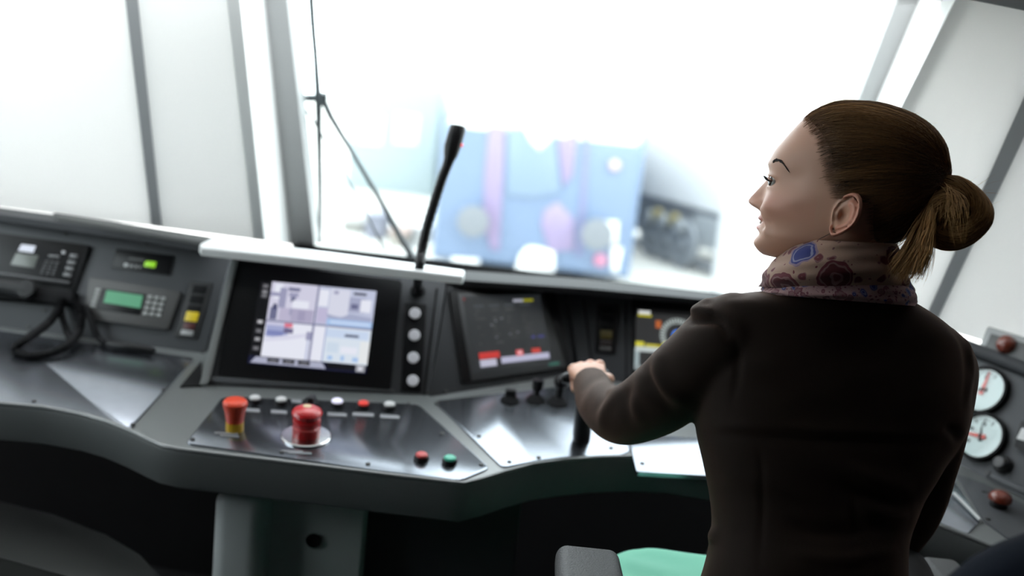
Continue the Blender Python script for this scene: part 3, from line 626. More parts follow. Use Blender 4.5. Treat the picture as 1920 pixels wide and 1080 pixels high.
# gloss black mount of the round buttons
mnt = device('button_mount', 'dark upright strip carrying four round white buttons right of the bright monitor', 'panel', PM, [(759, 568), (800, 571), (790, 736), (752, 733)], .004, M_BLK, .001, .002, body='mount_plate')
def knob_thing(name, label, cat, o, n, parts, group=None):
    t = thing(name, o, label, cat, group)
    for pname, prof, m, lb in parts: finish(pname, bm_lathe(prof, o, n, 28), m, t, label=lb)
    return t
for i, (x, y) in enumerate(((778, 588), (777, 629), (775, 671), (774, 714))):
    knob_thing('round_button', ('topmost', 'second from top', 'third from top', 'lowest')[i] + ' of the four round white buttons right of the bright monitor', 'button', PM.at(x, y, .004), PM.n,
               [('bezel', [(.0155, 0), (.0155, .002), (.0135, .003), (.0125, .002)], M_BLKM, None), ('cap', [(.0122, .001), (.0122, .004), (.0105, .006), (.0, .0066)], mat('pale_button_cap', (0.62, 0.62, 0.66), .35, emit=.12), 'white cap')], 'white buttons beside the monitor')  # caps whitened by a little emission of their own

# diagnostic monitor
CQ = [(842, 545), (1040, 543), (1072, 690), (868, 719)]
mo2 = device('diagnostic_monitor', 'dim dark monitor with red and white status bars, in the middle of the desk', 'monitor', PC, CQ, .006, M_BLK, .003, .004, body='bezel')
block(mo2, 'front_plate', PC, [(858, 550), (1018, 548), (1062, 688), (884, 714)], .006, .0015, mat('dark_grey_front_plate', (0.045, 0.047, 0.05), .4), .0006)
S2 = [(868, 556), (1012, 552), (1036, 682), (888, 700)]
p2 = [(0, 0, 1, 1, lin(34, 37, 40))]
r2 = random.Random(3)
for c in range(4):
    u = .12 + c * .2
    p2 += [(u, .12, u + .13, .145, lin(62, 68, 72))]
    for k in range(9):
        v = .18 + k * .055
        if r2.random() < .75: p2.append((u + r2.random() * .03, v, u + .03 + r2.random() * .10, v + .02, lin(*[int(45 + 25 * r2.random())] * 3)))
for u, v in ((.30, .38), (.36, .33), (.52, .52), (.44, .30), (.62, .50), (.34, .55)): p2.append((u, v, u + .03, v + .02, lin(105, 108, 112)))
p2 += [(.64, .06, .77, .095, lin(170, 172, 185)), (.77, .06, .90, .095, lin(150, 148, 30)), (.80, .58, .84, .61, lin(70, 70, 150)), (.88, .58, .96, .61, lin(60, 60, 130)), (.10, .745, .36, .83, lin(200, 50, 45)), (.10, .84, .31, .935, lin(186, 186, 205)), (.31, .84, .37, .93, lin(30, 30, 32)), (.37, .83, .98, .915, lin(180, 180, 205)), (.57, .755, .66, .835, lin(215, 90, 95)), (.60, .775, .64, .81, lin(235, 200, 205)), (.77, .755, .88, .82, lin(200, 60, 50)), (.0, .02, .02, .05, lin(140, 30, 35))]
print_mesh('screen', mo2, PC, S2, p2, mat_attr('dim_status_screen', emit=.95, base=False, rough=.3), .0080, 'dim screen with red and white bars')
print_mesh('printed_mark', mo2, PC, CQ, [(.80, .90, .90, .935, (.06, .25, .19))], M_PRINT, .0080)

# speed display behind the driver's arm
EQ = [(1184, 556), (1330, 566), (1336, 716), (1184, 706)]
mo3 = device('speed_display', 'dark display with round speed dial and yellow symbols, half hidden behind the driver\'s arm', 'monitor', PD, EQ, .005, M_BLK, .003, .004, body='bezel')
S3 = [(1194, 578), (1322, 587), (1324, 706), (1190, 696)]
p3 = [(0, 0, 1, 1, lin(44, 45, 46)), (0, 0, 1, .06, lin(14, 14, 15)), (.03, .03, .20, .085, lin(215, 218, 215)), (.02, .09, .22, .125, lin(180, 172, 25)), (.28, .17, .36, .29, lin(176, 92, 45)), (0, .52, .12, .60, lin(200, 194, 60)), (.14, .55, .30, .62, lin(186, 178, 60)), (.30, .55, .42, .64, lin(170, 160, 30)), (-.01, .63, .06, .97, lin(150, 165, 168)), (0, .60, .38, .68, lin(186, 196, 196)), (.0, .90, .38, .97, lin(140, 150, 152))]
def disc(cu, cv, ru, rv, c, n=24): return ('poly', [(cu + ru * math.cos(a), cv - rv * math.sin(a)) for a in np.arange(n) * 2 * math.pi / n], c)
cu, cv = .60, .39
p3 += [disc(.43, .545, .05, .055, lin(225, 215, 40))]
for k in range(26):
    a0 = math.radians(-45 + k * 270 / 26); a1 = math.radians(-45 + (k + .62) * 270 / 26); ro, ri = (.255, .175)
    p3.append(('poly', [(cu + ro * math.cos(a0), cv - ro * 1.08 * math.sin(a0)), (cu + ro * math.cos(a1), cv - ro * 1.08 * math.sin(a1)), (cu + ri * math.cos(a1), cv - ri * 1.08 * math.sin(a1)), (cu + ri * math.cos(a0), cv - ri * 1.08 * math.sin(a0))], lin(168, 178, 176)))
p3 += [disc(cu, cv, .085, .095, lin(88, 140, 245)), ('poly', [(cu - .02, cv - .02), (cu + .02, cv + .03), (cu - .17, cv + .20), (cu - .20, cv + .17)], lin(60, 95, 215))]
print_mesh('screen', mo3, PD, S3, p3, mat_attr('speed_screen', emit=1.0, base=False, rough=.3), .0056, 'screen with white dial ring and blue pointer')
block(mo3, 'maker_plate', PD, [(1184, 555), (1198, 556), (1198, 561), (1184, 560)], .005, .001, mat('grey_lamp_dim', (.06, .06, .06), .4), 0)

# gooseneck microphone
mp = [PM.at(783, 548, .004), PM.at(783, 536, .02), W(786, 505, 2.06), W(791, 470, 2.07), W(801, 425, 2.07), W(815, 378, 2.07), W(829, 335, 2.07), W(838, 312, 2.07)]
mc = thing('gooseneck_microphone', mp[0], 'tall black gooseneck microphone rising in front of the windscreen', 'microphone')
finish('base_collar', bm_lathe([(.016, 0), (.016, .008), (.012, .016), (.010, .02), (0, .02)], mp[0], PM.n + np.array([0, 0, .8]), 20), M_BLK, mc)
finish('neck', bm_tube(catmull(mp, 10), [.0102 * (1 + .05 * math.sin(i * 2.2)) for i in range(71)], 12), M_BLK, mc, sharp=70)
hd_ = [W(838, 312, 2.07), W(842, 300, 2.07), W(845, 290, 2.07), W(848, 276, 2.07), W(853, 258, 2.07), W(858, 242, 2.07), W(859, 236, 2.07)]
finish('head', bm_tube(hd_, [.0102, .0115, .015, .0175, .0178, .0178, .0155], 18), M_BLK, mc)
finish('red_lamp', bm_lathe([(.004, 0), (.004, .003), (.002, .0045), (0, .005)], W(849, 272, 2.07) + RGT * .0165, RGT - FWD * .6, 14), mat('red_ring_light', (.6, .03, .02), .4, emit=1.2), mc, label='small red lamp')

# ------------------------------------------------------------------ controls on the desk top
Z = DN
def on(x, y, h=.003): return hz(x, y, ZD + h)
def push(label, x, y, capm, capname, r=.0125, group='push buttons on the middle desk plate', low=0.0):
    o = on(x, y + 4)
    return knob_thing('push_button', label, 'button', o, Z, [('bezel', [(r * 1.12, 0), (r * 1.12, .006 - low), (r * 1.02, .008 - low), (r * .9, .008 - low)], M_BLK, None), ('cap', [(r * .9, .004 - low), (r * .9, .011 - low), (r * .72, .013 - low), (0, .0135 - low)], capm, capname)], group)
M_WLIT = mat('lit_white_cap', (.72, .70, .85), .4, emit=.6); M_RLIT = mat('lit_red_cap', (.55, .03, .02), .4, emit=.55)
M_GCAP = mat('grey_white_cap', (.6, .6, .6), .4)
push('grey-white push button nearest the orange emergency knob, left end of the row', 478, 750, M_GCAP, 'white cap', .0115)
push('grey-white push button between the black rotary switch and the leftmost button of the row', 527, 753, M_GCAP, 'white cap', .0115)
push('glowing white push button right of the black rotary switch', 632, 756, M_WLIT, 'lit white cap', .0125)
push('glowing red push button in the row between two white ones', 681, 760, M_RLIT, 'lit red cap', .0115)
push('unlit white push button at the right end of the row', 730, 762, M_GCAP, 'white cap', .0125)
push('red push button on the plate corner, left of the green one', 790, 858, mat('red_cap', (.50, .05, .05), .35), 'red cap', .0125)
push('pale green push button on the plate corner, right of the red one', 843, 864, mat('green_cap', (.05, .40, .27), .35), 'green cap', .0125)
# engraved label plates and worn lettering under the buttons
def label_plate(x, y, w, h): 
    finish('label_plate', bm_prism([hz(a, b, ZD + .0042) for a, b in ((x - w / 2, y - h / 2 - 1), (x + w / 2, y - h / 2 + 1), (x + w / 2, y + h / 2 + 1), (x - w / 2, y + h / 2 - 1))], Z, .0015), mat('grey_label_plate', (.24, .245, .26), .5), desk)
for x, y, w in ((474, 769, 26), (523, 772, 30), (556, 752, 20), (632, 777, 36), (681, 777, 40), (731, 781, 36)): label_plate(x, y, w, 6)
for x, y, w in ((424, 812, 44), (430, 817, 36), (548, 846, 40), (562, 849, 44)): label_plate(x, y, w, 3)
# rotary switch
ro = thing('rotary_switch', on(583, 757), 'small black rotary switch behind the big red mushroom knob', 'switch')
finish('skirt', bm_lathe([(.016, 0), (.016, .006), (.011, .009), (.011, .012)], on(583, 757), Z, 24), M_BLK, ro)
finish('grip', bm_box(on(583, 757, .026), .012, .028, .032, .003), M_BLK, ro)
# emergency buttons
o = on(440, 806)
knob_thing('emergency_stop', 'orange-red emergency knob on a yellow collar at the plate\'s left corner', 'emergency button', o, Z,
           [('yellow_collar', [(.0165, 0), (.0165, .017), (.015, .018)], M_YEL, 'yellow collar'), ('mushroom_knob', [(.0155, .016), (.0165, .022), (.0195, .040), (.0225, .052), (.0225, .057), (.019, .0605), (.009, .062), (0, .0622)], M_ORED, 'orange-red knob')])
o = on(574, 819)
eb = knob_thing('emergency_stop', 'large red emergency mushroom button on a polished round base plate', 'emergency button', o, Z,
           [('base_plate', [(.047, 0), (.047, .003), (.045, .0045), (.030, .0048)], M_STEEL, 'polished base plate'),
            ('ribbed_neck', [(.026, .004), (.026, .022), (.0235, .024), (.0235, .028), (.026, .030), (.026, .037), (.022, .039), (.021, .044)], M_RED, None),
            ('mushroom_cap', [(.021, .042), (.0275, .045), (.0285, .050), (.026, .055), (.018, .0595), (.008, .0615), (0, .062)], M_RED, 'glossy red cap')])
finish('cap_sticker', bm_lathe([(.008, 0), (.008, .0006), (0, .0008)], o + np.array([-.001, -.002, .0612]), (0, -.06, 1), 16), mat('cream_sticker', (.6, .5, .3), .5), eb, label='cream sticker')
# levers
def lever(label, x, y, lean, length, r, knob, name='small_lever'):
    o = on(x, y); t = thing(name, o, label, 'lever', 'small control levers'); tip = o + np.array([lean[0], lean[1], length])
    finish('boot', bm_lathe([(r * 2.1, 0), (r * 2.1, .003), (r * 1.5, .009), (r * 1.05, .014)], o, Z, 20), M_BLKM, t)
    finish('stick', bm_tube([o + (tip - o) * s for s in (0.1, .4, .75, .95)], [r * .8, r * .7, r * .7, r * .8], 12), M_BLK, t)
    if knob == 'ball': finish('ball', bm_lathe([(r * math.sin(a) * 1.5, -r * 1.5 * math.cos(a)) for a in np.linspace(0, math.pi, 9)], tip, Z, 18), M_BLK, t)
    elif knob == 'bar': finish('bar_grip', bm_tube([tip - np.array([0, 0, .016]), tip + np.array([0, 0, .006])], [r * 1.15, r * 1.25], 14), M_BLK, t)
    else: finish('stub_grip', bm_box(o + np.array([0, 0, .016]), r * 2.4, r * 2.0, .022, .004), M_BLK, t)
    return t
lever('low black switch knob, leftmost of the small controls before the dim monitor', 956, 752, (0, 0), .02, .010, 'stub')
lever('short black lever standing between the low knob and the ball lever', 1004, 752, (.002, .006), .040, .010, 'bar')
lever('black ball-tipped lever nearest the driver\'s hand', 1045, 756, (.004, .006), .046, .011, 'ball')
# main drive lever under the driver's left hand
GRIP = W(1097, 703, 1.875)
lb = on(1090, 826)
dl = thing('drive_lever', lb, 'thick black drive lever on the bright plate, gripped by the driver\'s left hand', 'lever')
ax = GRIP - lb
finish('stem', bm_tube([lb + ax * s for s in (0, .12, .5, .9)], [.015, .0155, .013, .010], 16, flat=1.15), M_BLK, dl)

# ------------------------------------------------------------------ right-hand console
def gauge(label, x, y, r, ang):
    o = PR.at(x, y, .001); n = PR.n
    t = thing('pressure_gauge', o, label, 'gauge', 'pressure gauges on the right console')
    finish('bezel', bm_lathe([(r, 0), (r * 1.02, .008), (r, .014), (r * .9, .015), (r * .86, .009)], o, n, 40), M_BLKM, t)
    finish('dial', bm_lathe([(r * .87, .006), (r * .87, .0094), (0, .0094)], o, n, 40), mat('white_dial', (.8, .8, .79), .5, emit=0), t)
    e, u = PR.e, PR.u
    tk = bmesh.new()
    for k in range(28):
        a = math.radians(225 - 270 * k / 27); big = k % 3 == 0; L = .20 if big else .11
        d = e * math.cos(a) + u * math.sin(a); s = np.cross(n, d)
        c0 = o + n * .0099 + d * r * .80; c1 = o + n * .0099 + d * r * (.80 - L); w = r * (.030 if big else .016)
        tk.faces.new([tk.verts.new(V(q)) for q in (c0 + s * w, c0 - s * w, c1 - s * w, c1 + s * w)])
        if big and k % 6 == 0:
            cc = o + n * .0099 + d * r * .52
            for du in (-.05, .05): tk.faces.new([tk.verts.new(V(cc + e * r * (du + q[0]) + u * r * q[1])) for q in ((-.035, -.07), (.035, -.07), (.035, .07), (-.035, .07))])
    finish('scale', tk, mat('dark_print', (.07, .07, .07), .6), t)
    def needle(nm, a, L, tail, m, h, w):
        d = e * math.cos(a) + u * math.sin(a); s = np.cross(n, d); c = o + n * h
        return finish(nm, bm_prism([c - d * r * tail + s * r * w * 1.7, c - d * r * tail - s * r * w * 1.7, c + d * r * L - s * r * w * .25, c + d * r * L + s * r * w * .25], n, .001), m, t)
    needle('black_needle', ang[1], .45, .2, M_BLKM, .0105, .05)
    needle('red_needle', ang[0], .78, .22, mat('red_needle_glow', (.75, .05, .03), .4, emit=.1), .0125, .055)  # red needle also glows slightly to stand out
    finish('hub', bm_lathe([(r * .07, .008), (r * .07, .014), (0, .015)], o, n, 14), M_BLK, t)
    g = finish('glass', bm_lathe([(r * .87, .0140), (0, .0142)], o, n, 40), MATS.setdefault('gauge_glass', mat_glass('gauge_glass', .015)), t)
gauge('upper round pressure gauge, its red needle pointing up, beside the driver\'s right shoulder', 1847, 734, .052, (math.radians(98), math.radians(200)))
gauge('lower round pressure gauge, its red needle pointing left, under the other gauge', 1843, 821, .051, (math.radians(193), math.radians(115)))
# box with red-brown dome lamp
BXQ = [(1852, 611), (1990, 652), (1990, 720), (1834, 656)]
bx = device('lamp_box', 'grey open-fronted box with a red-brown dome lamp on top of the right console', 'box', PR, BXQ, .012, mat('light_grey_box', (.30, .31, .31), .45), .003, .003, depth=.05)
block(bx, 'dark_front', PR, [(1858, 625), (1985, 662), (1985, 704), (1846, 651)], .012, .002, mat('dark_box_front', (.06, .062, .062), .5), .001)
finish('dome_lamp', bm_lathe([(.020, 0), (.020, .004), (.0185, .011), (.013, .017), (.006, .0195), (0, .020)], PR.at(1888, 647, .013), PR.n, 24), mat('red_brown_dome', (.15, .026, .013), .25, coat=.2), bx, label='red-brown dome')
# dark knob, dome knob on the plate, label box at the edge
knob_thing('dimmer_switch', 'small dark round knob under the lower pressure gauge', 'switch', PR.at(1882, 872, .001), PR.n, [('skirt', [(.019, 0), (.019, .005), (.015, .008)], M_BLK, None), ('grip', [(.013, .006), (.0125, .020), (.010, .022), (0, .022)], mat('dark_grey_knob', (.05, .05, .052), .4), None)])
ok = on(1872, 948, .004)
knob_thing('dome_button', 'red-brown domed button on the right desk plate beside the dark seat back', 'button', ok, Z, [('collar', [(.016, 0), (.016, .008), (.013, .012)], M_BLK, None), ('dome', [(.013, .010), (.021, .013), (.021, .019), (.017, .025), (.009, .029), (0, .030)], mat('red_brown_dome', (.22, .035, .02), .25), 'glossy red-brown dome')])
lbx = device('switch_box', 'black switch box with a white label at the right frame edge', 'box', PR, [(1915, 788), (1985, 800), (1985, 880), (1901, 838)], .012, M_BLK, .003, .002)
block(lbx, 'white_label', PR, [(1916, 802), (1983, 822), (1983, 846), (1906, 822)], .012, .0008, mat('white_label', (.6, .6, .6), .5), 0, 0, 'white label')

Z = np.array([0, 0, 1.0])
# ------------------------------------------------------------------ seats
st = thing('driver_seat', (.40, 1.45, 0), 'green-cushioned driver seat with black padded armrests under the seated driver', 'seat')
cu_ = bmesh.new(); bmesh.ops.create_grid(cu_, x_segments=36, y_segments=36, size=1.0)
SZ = .655
front = hz(1240, 1011, SZ)
cx, cy0, cy1 = .405, 1.14, front[1] + .01
for v in cu_.verts:
    x, y = v.co.x, v.co.y; k = 4.5
    rr = (abs(x) ** k + abs(y) ** k) ** (1 / k); m_ = max(abs(x), abs(y), 1e-6); sc = m_ / max(rr, 1e-6) if rr > 0 else 1
    x2, y2 = x * sc, y * sc; rr = m_
    h = SZ - .07 * max(0, (rr - .80) / .20) ** 2.2 - .004 * math.exp(-((x2) / .5) ** 2)
    h += .0025 * math.sin(y2 * 20 + x2 * 5) * math.exp(-((x2 + .55) / .25) ** 2) * (1 if y2 > .2 else .3)
    v.co = Vector((cx + x2 * .232, (cy0 + cy1) / 2 + y2 * (cy1 - cy0) / 2, h))
r_ = bmesh.ops.extrude_edge_only(cu_, edges=[e for e in cu_.edges if len(e.link_faces) == 1])
for v in [q for q in r_['geom'] if isinstance(q, bmesh.types.BMVert)]: v.co.z = SZ - .11
bmesh.ops.contextual_create(cu_, geom=[e for e in cu_.edges if len(e.link_faces) == 1])
finish('cushion', cu_, mat('green_seat_fabric', (.19, .60, .42), .85, bump=.25, bscale=700, sheen=.3), st, sharp=60, label='green cushion')
finish('seat_pan', bm_box((cx, (cy0 + cy1) / 2, SZ - .13), .46, cy1 - cy0 - .03, .05, .012), M_BLK, st)
finish('pedestal', bm_lathe([(.20, 0), (.20, .02), (.07, .05), (.06, SZ - .18), (.12, SZ - .155)], (cx, 1.45, 0), Z, 24), M_BLK, st)
M_ARM = mat('textured_black_armrest', (.055, .055, .056), .5, bump=.9, bscale=420)
def armrest(px, py, z, w, side):
    f = hz0(px, py, z); c = np.array([f[0], f[1] - .15, z - .022])
    b = bm_box(c, w, .30, .044, .018, segs=5)
    for v in b.verts:
        t = (v.co.y - (f[1] - .30)) / .30; v.co.x = c[0] + (v.co.x - c[0]) * (1.06 - .12 * t)
    finish('armrest', b, M_ARM, st, sharp=60)
    finish('armrest_bracket', bm_tube([c + np.array([0, -.08, -.02]), c + np.array([-side * .0, -.10, -.16]), np.array([cx + side * .22, 1.25, SZ - .13])], [.018, .018, .018], 10), M_BLK, st)
armrest(1103, 1019, .775, .098, -1)
armrest(1757, 1040, .70, .075, 1)
# second seat, dark blue, close to the camera
s2 = thing('spare_seat', (.63, .72, 0), 'dark navy seat back close to the camera in the lower right corner', 'seat')
M_NAVY = mat('dark_navy_fabric', (.007, .010, .018), .85, bump=.2, bscale=600, sheen=.04, spec=.12)
def pillow(cx_, cy_, z0, z1, w, th, r, lean):
    """upright seat back with a big corner radius and softly rounded rim"""
    rows = []
    for k in range(9):
        a_ = math.pi * k / 8; ins = .045 * (1 - math.sin(a_)) ; dy = -math.cos(a_) * th / 2
        P = [np.array([-w / 2 + ins, 0, z0 + ins]), np.array([w / 2 - ins, 0, z0 + ins]), np.array([w / 2 - ins, 0, z1 - ins]), np.array([-w / 2 + ins, 0, z1 - ins])]
        rows.append([p + [cx_, cy_ + dy + (p[2] - z0) * lean, 0] for p in round_poly(P, [.05, .05, r, r], 10)])
    return add_rows0(rows)
def add_rows0(rows):
    bm = bm_strip(rows, close=True); bmesh.ops.holes_fill(bm, edges=[e for e in bm.edges if e.is_boundary], sides=0); return bm
finish('backrest', pillow(.688, .93, .48, 1.052, .52, .11, .21, -.03), M_NAVY, s2, sharp=60)
finish('cushion', bm_box((.63, .62, .44), .48, .46, .12, .04, segs=5), M_NAVY, s2, sharp=60)
finish('pedestal', bm_lathe([(.20, 0), (.20, .02), (.06, .05), (.06, .38)], (.63, .64, 0), Z, 20), M_BLK, s2)

# ------------------------------------------------------------------ the driver
HD = 1.40                                              # camera distance of the head
PSI, TILT = math.radians(18), math.radians(10)
HO = W(1590, 380, HD)
_c, _s = math.cos(TILT), math.sin(TILT)
haway = nrm(ray(1590, 380)); _R = nrm(RGT - haway * (RGT @ haway)); _U = np.cross(_R, haway)
hleft = -_c * _R + _s * _U; hup = _s * _R + _c * _U
HF = math.cos(PSI) * hleft + math.sin(PSI) * haway      # face forward
HS = math.sin(PSI) * hleft - math.cos(PSI) * haway      # her left, towards the camera
def HL(x, y, z): return HO + (HF * x + HS * y + hup * z) * .001
def to_head(P): v = (np.asarray(P) - HO) * 1000; return np.stack([v @ HF, v @ HS, v @ hup], -1)
def pl(px, py, y=0.0):
    """photo point to head millimetres on the plane y"""
    d = ray(px, py); P0 = HO + HS * y * .001; return CAM + d * (((P0 - CAM) @ HS) / (d @ HS))
XS = .966 / math.cos(PSI)
SK = np.array([  # z, front, back, half width, exponent
 (-96, 104, 74, 10, 2.0), (-91, 112, 56, 25, 2.0), (-80, 119, 38, 37, 2.1), (-65, 116, 5, 49, 2.2), (-50, 115.5, -50, 57, 2.3), (-33, 116, -74, 63, 2.3), (-15, 115, -86, 67, 2.3),
 (5, 115, -95, 70, 2.3), (22, 116.5, -100, 71, 2.3), (38, 118.5, -104, 72, 2.3), (55, 114.5, -105, 73, 2.3), (75, 103, -104, 73, 2.2), (95, 90, -98, 69, 2.2), (108, 80, -88, 62, 2.2), (120, 64, -72, 52, 2.1), (130, 38, -48, 36, 2.0), (135, 10, -20, 14, 2.0)], float)
HR = np.array([(-52, 60, -66, 50, 2.2), (-40, 70, -82, 59, 2.2), (-20, 90, -101, 68, 2.2), (0, 108, -114, 73, 2.2), (20, 112, -122, 76, 2.2), (40, 113, -125, 78, 2.2), (63, 110, -123, 79, 2.2), (80, 101, -117, 78, 2.2), (94, 93, -111, 75, 2.2), (108, 83, -100, 70, 2.2), (120, 70, -86, 62, 2.1), (130, 53, -66, 48, 2.0), (137, 36, -42, 32, 2.0), (140.5, 10, -20, 12, 2.0)], float)
for T in (SK, HR): T[:, 1] *= XS
def smooth_interp(T, z):
    """monotone-ish cubic lookup of the table columns"""
    zs = T[:, 0]; i = int(np.clip(np.searchsorted(zs, z) - 1, 0, len(zs) - 2)); t = (z - zs[i]) / (zs[i + 1] - zs[i])
    def m(k):
        if k == 0: return (T[1, 1:] - T[0, 1:]) / (zs[1] - zs[0])
        if k == len(zs) - 1: return (T[-1, 1:] - T[-2, 1:]) / (zs[-1] - zs[-2])
        return (T[k + 1, 1:] - T[k - 1, 1:]) / (zs[k + 1] - zs[k - 1])
    h = zs[i + 1] - zs[i]; t2, t3 = t * t, t ** 3
    return (2 * t3 - 3 * t2 + 1) * T[i, 1:] + (t3 - 2 * t2 + t) * h * m(i) + (-2 * t3 + 3 * t2) * T[i + 1, 1:] + (t3 - t2) * h * m(i + 1)
def xcen(xf, xb): return max(-8.0, xb + .32 * (xf - xb))
def section(T, z, a):
    xf, xb, w, n = smooth_interp(T, z); xc = xcen(xf, xb); c, s = math.cos(a), math.sin(a); e = 2 / n
    return (xc + (xf - xc if c > 0 else xc - xb) * math.copysign(abs(c) ** e, c), w * math.copysign(abs(s) ** e, s), z)
NZ = np.array([(60, 0), (40, 0), (30, .8), (22, 2.8), (15, 6.5), (8, 11.5), (0, 17.5), (-8, 23), (-15, 27.5), (-20, 30), (-24, 29), (-28, 22), (-31, 13), (-34, 5), (-38, 1), (-44, 0), (-60, 0)][::-1], float)
def g(d, s): return np.exp(-(d / s) ** 2)
def seg_d(y, z, a, b):
    a, b = np.array(a, float), np.array(b, float); ab = b - a; t = np.clip(((y - a[0]) * ab[0] + (z - a[1]) * ab[1]) / (ab @ ab), 0, 1)
    return np.hypot(y - a[0] - t * ab[0], z - a[1] - t * ab[1])
def face(P):
    x, y, z = P.T; ya = np.abs(y); front = np.clip((x - 30) / 40, 0, 1)
    N = np.interp(z, NZ[:, 0], NZ[:, 1]) * XS; sg = np.interp(z, [-40, -25, -10, 10, 25], [12, 11, 9.5, 8.5, 8])
    dx = N * g(y, sg)
    dx += 9 * g(ya - 12, 5.5) * g(z + 25, 6.5)                                 # wings of the nose
    dx -= 2.5 * g(ya - 6, 3) * g(z + 31, 3)                                    # nostrils
    dx += 2.5 * g(ya - 26, 18) * g(z - 37, 6)                                  # brow ridge
    dx -= 10 * g(ya - 31, 14) * g(z - 12, 9)                                   # eye sockets
    dx -= 3 * g(ya - 14, 5) * g(z - 14, 9)
    dx += 7.0 * g(ya - 31, 13) * g(z - 19.4, 3.8) + 6.0 * g(ya - 31, 13) * g(z - 4.6, 4)   # lids
    lipz = np.where(z > -50, g(z + 43.5, 5.2), 0); dx += 8.0 * lipz * g(y, 17) * (1 - .25 * g(y, 3) * g(z + 38, 5))
    dx += 8.5 * g(z + 57.5, 5.0) * g(y, 16)
    dx -= 6.5 * g(z + 50 - .006 * y * y, 2.3) * np.clip(1 - (ya / 27) ** 4, 0, 1)
    dx -= 3.5 * g(ya - 28, 4.5) * g(z + 47, 4.5)                               # mouth corners
    dx -= 3.0 * g(z + 66, 4) * g(y, 24)
    dx += 3.5 * g(z + 82, 9) * g(y, 17)                                        # chin
    ck = 7.0 * g(ya - 42, 15) * g(z + 24, 15)                                  # smiling cheek
    dx += ck * .9
    dx -= 5.0 * g(seg_d(ya, z, (17, -22), (33, -54)), 3.4)                     # smile fold
    dx += 3.0 * g(seg_d(ya, z, (30, -30), (39, -62)), 5.0)
    dx -= 3.2 * g(seg_d(ya, z, (41, -46), (45, -76)), 3.6)
    Q = P.copy(); Q[:, 0] += dx * front; Q[:, 1] += np.sign(y) * ck * .5 * front
    Q[:, 1] -= np.sign(y) * 3.0 * g(x - 62, 20) * g(z - 20, 18)                # temples
    Q[:, 1] += np.sign(y) * 2.0 * g(x - 55, 22) * g(z + 10, 12)                # cheekbone
    return Q
def grid_bm(fun, zs, na, close_top=True):
    bm = bmesh.new(); pts = np.array([[fun(z, a) for a in np.arange(na) * 2 * math.pi / na] for z in zs]); return bm, pts
def add_rows(bm, pts, cap=True):
    G = [[bm.verts.new(V(p)) for p in r] for r in pts]; n = len(G[0])
    for A, B in zip(G[:-1], G[1:]):
        for i in range(n): bm.faces.new((A[i], A[(i + 1) % n], B[(i + 1) % n], B[i]))
    if cap: bm.faces.new(G[0][::-1]); bm.faces.new(G[-1])
    return bm
def head_world(P):
    return HO + (P[:, :1] * HF + P[:, 1:2] * HS + P[:, 2:3] * hup) * .001
def join(bm, other):
    t = bpy.data.meshes.new('t'); other.to_mesh(t); other.free(); bm.from_mesh(t); bpy.data.meshes.remove(t)
def remesh(bm, vox, smooth=2, fac=.5):
    me = bpy.data.meshes.new('t'); bmesh.ops.recalc_face_normals(bm, faces=bm.faces); bm.to_mesh(me); bm.free()
    o = bpy.data.objects.new('t', me); COL.objects.link(o)
    m = o.modifiers.new('r', 'REMESH'); m.mode = 'VOXEL'; m.voxel_size = vox; m.use_smooth_shade = True
    if smooth: s_ = o.modifiers.new('s', 'SMOOTH'); s_.iterations = smooth; s_.factor = fac
    dg = bpy.context.evaluated_depsgraph_get(); out = bpy.data.meshes.new_from_object(o.evaluated_get(dg), depsgraph=dg)
    bpy.data.objects.remove(o); bpy.data.meshes.remove(me); return out
def coords(me): a = np.empty(len(me.vertices) * 3, np.float32); me.vertices.foreach_get('co', a); return a.reshape(-1, 3).astype(float)
def normals(me): a = np.empty(len(me.vertices) * 3, np.float32); me.vertices.foreach_get('normal', a); return a.reshape(-1, 3).astype(float)
def setco(me, P): me.vertices.foreach_set('co', P.astype(np.float32).ravel()); me.update()

# -- head, ears, neck, inner torso, arms and hands: one continuous body
body = bmesh.new()
zs = np.linspace(-95.5, 134.5, 170)
rows = []
for z in zs:
    P = np.array([section(SK, z, a) for a in np.arange(168) * 2 * math.pi / 168]); rows.append(head_world(face(P)))
add_rows(body, rows)
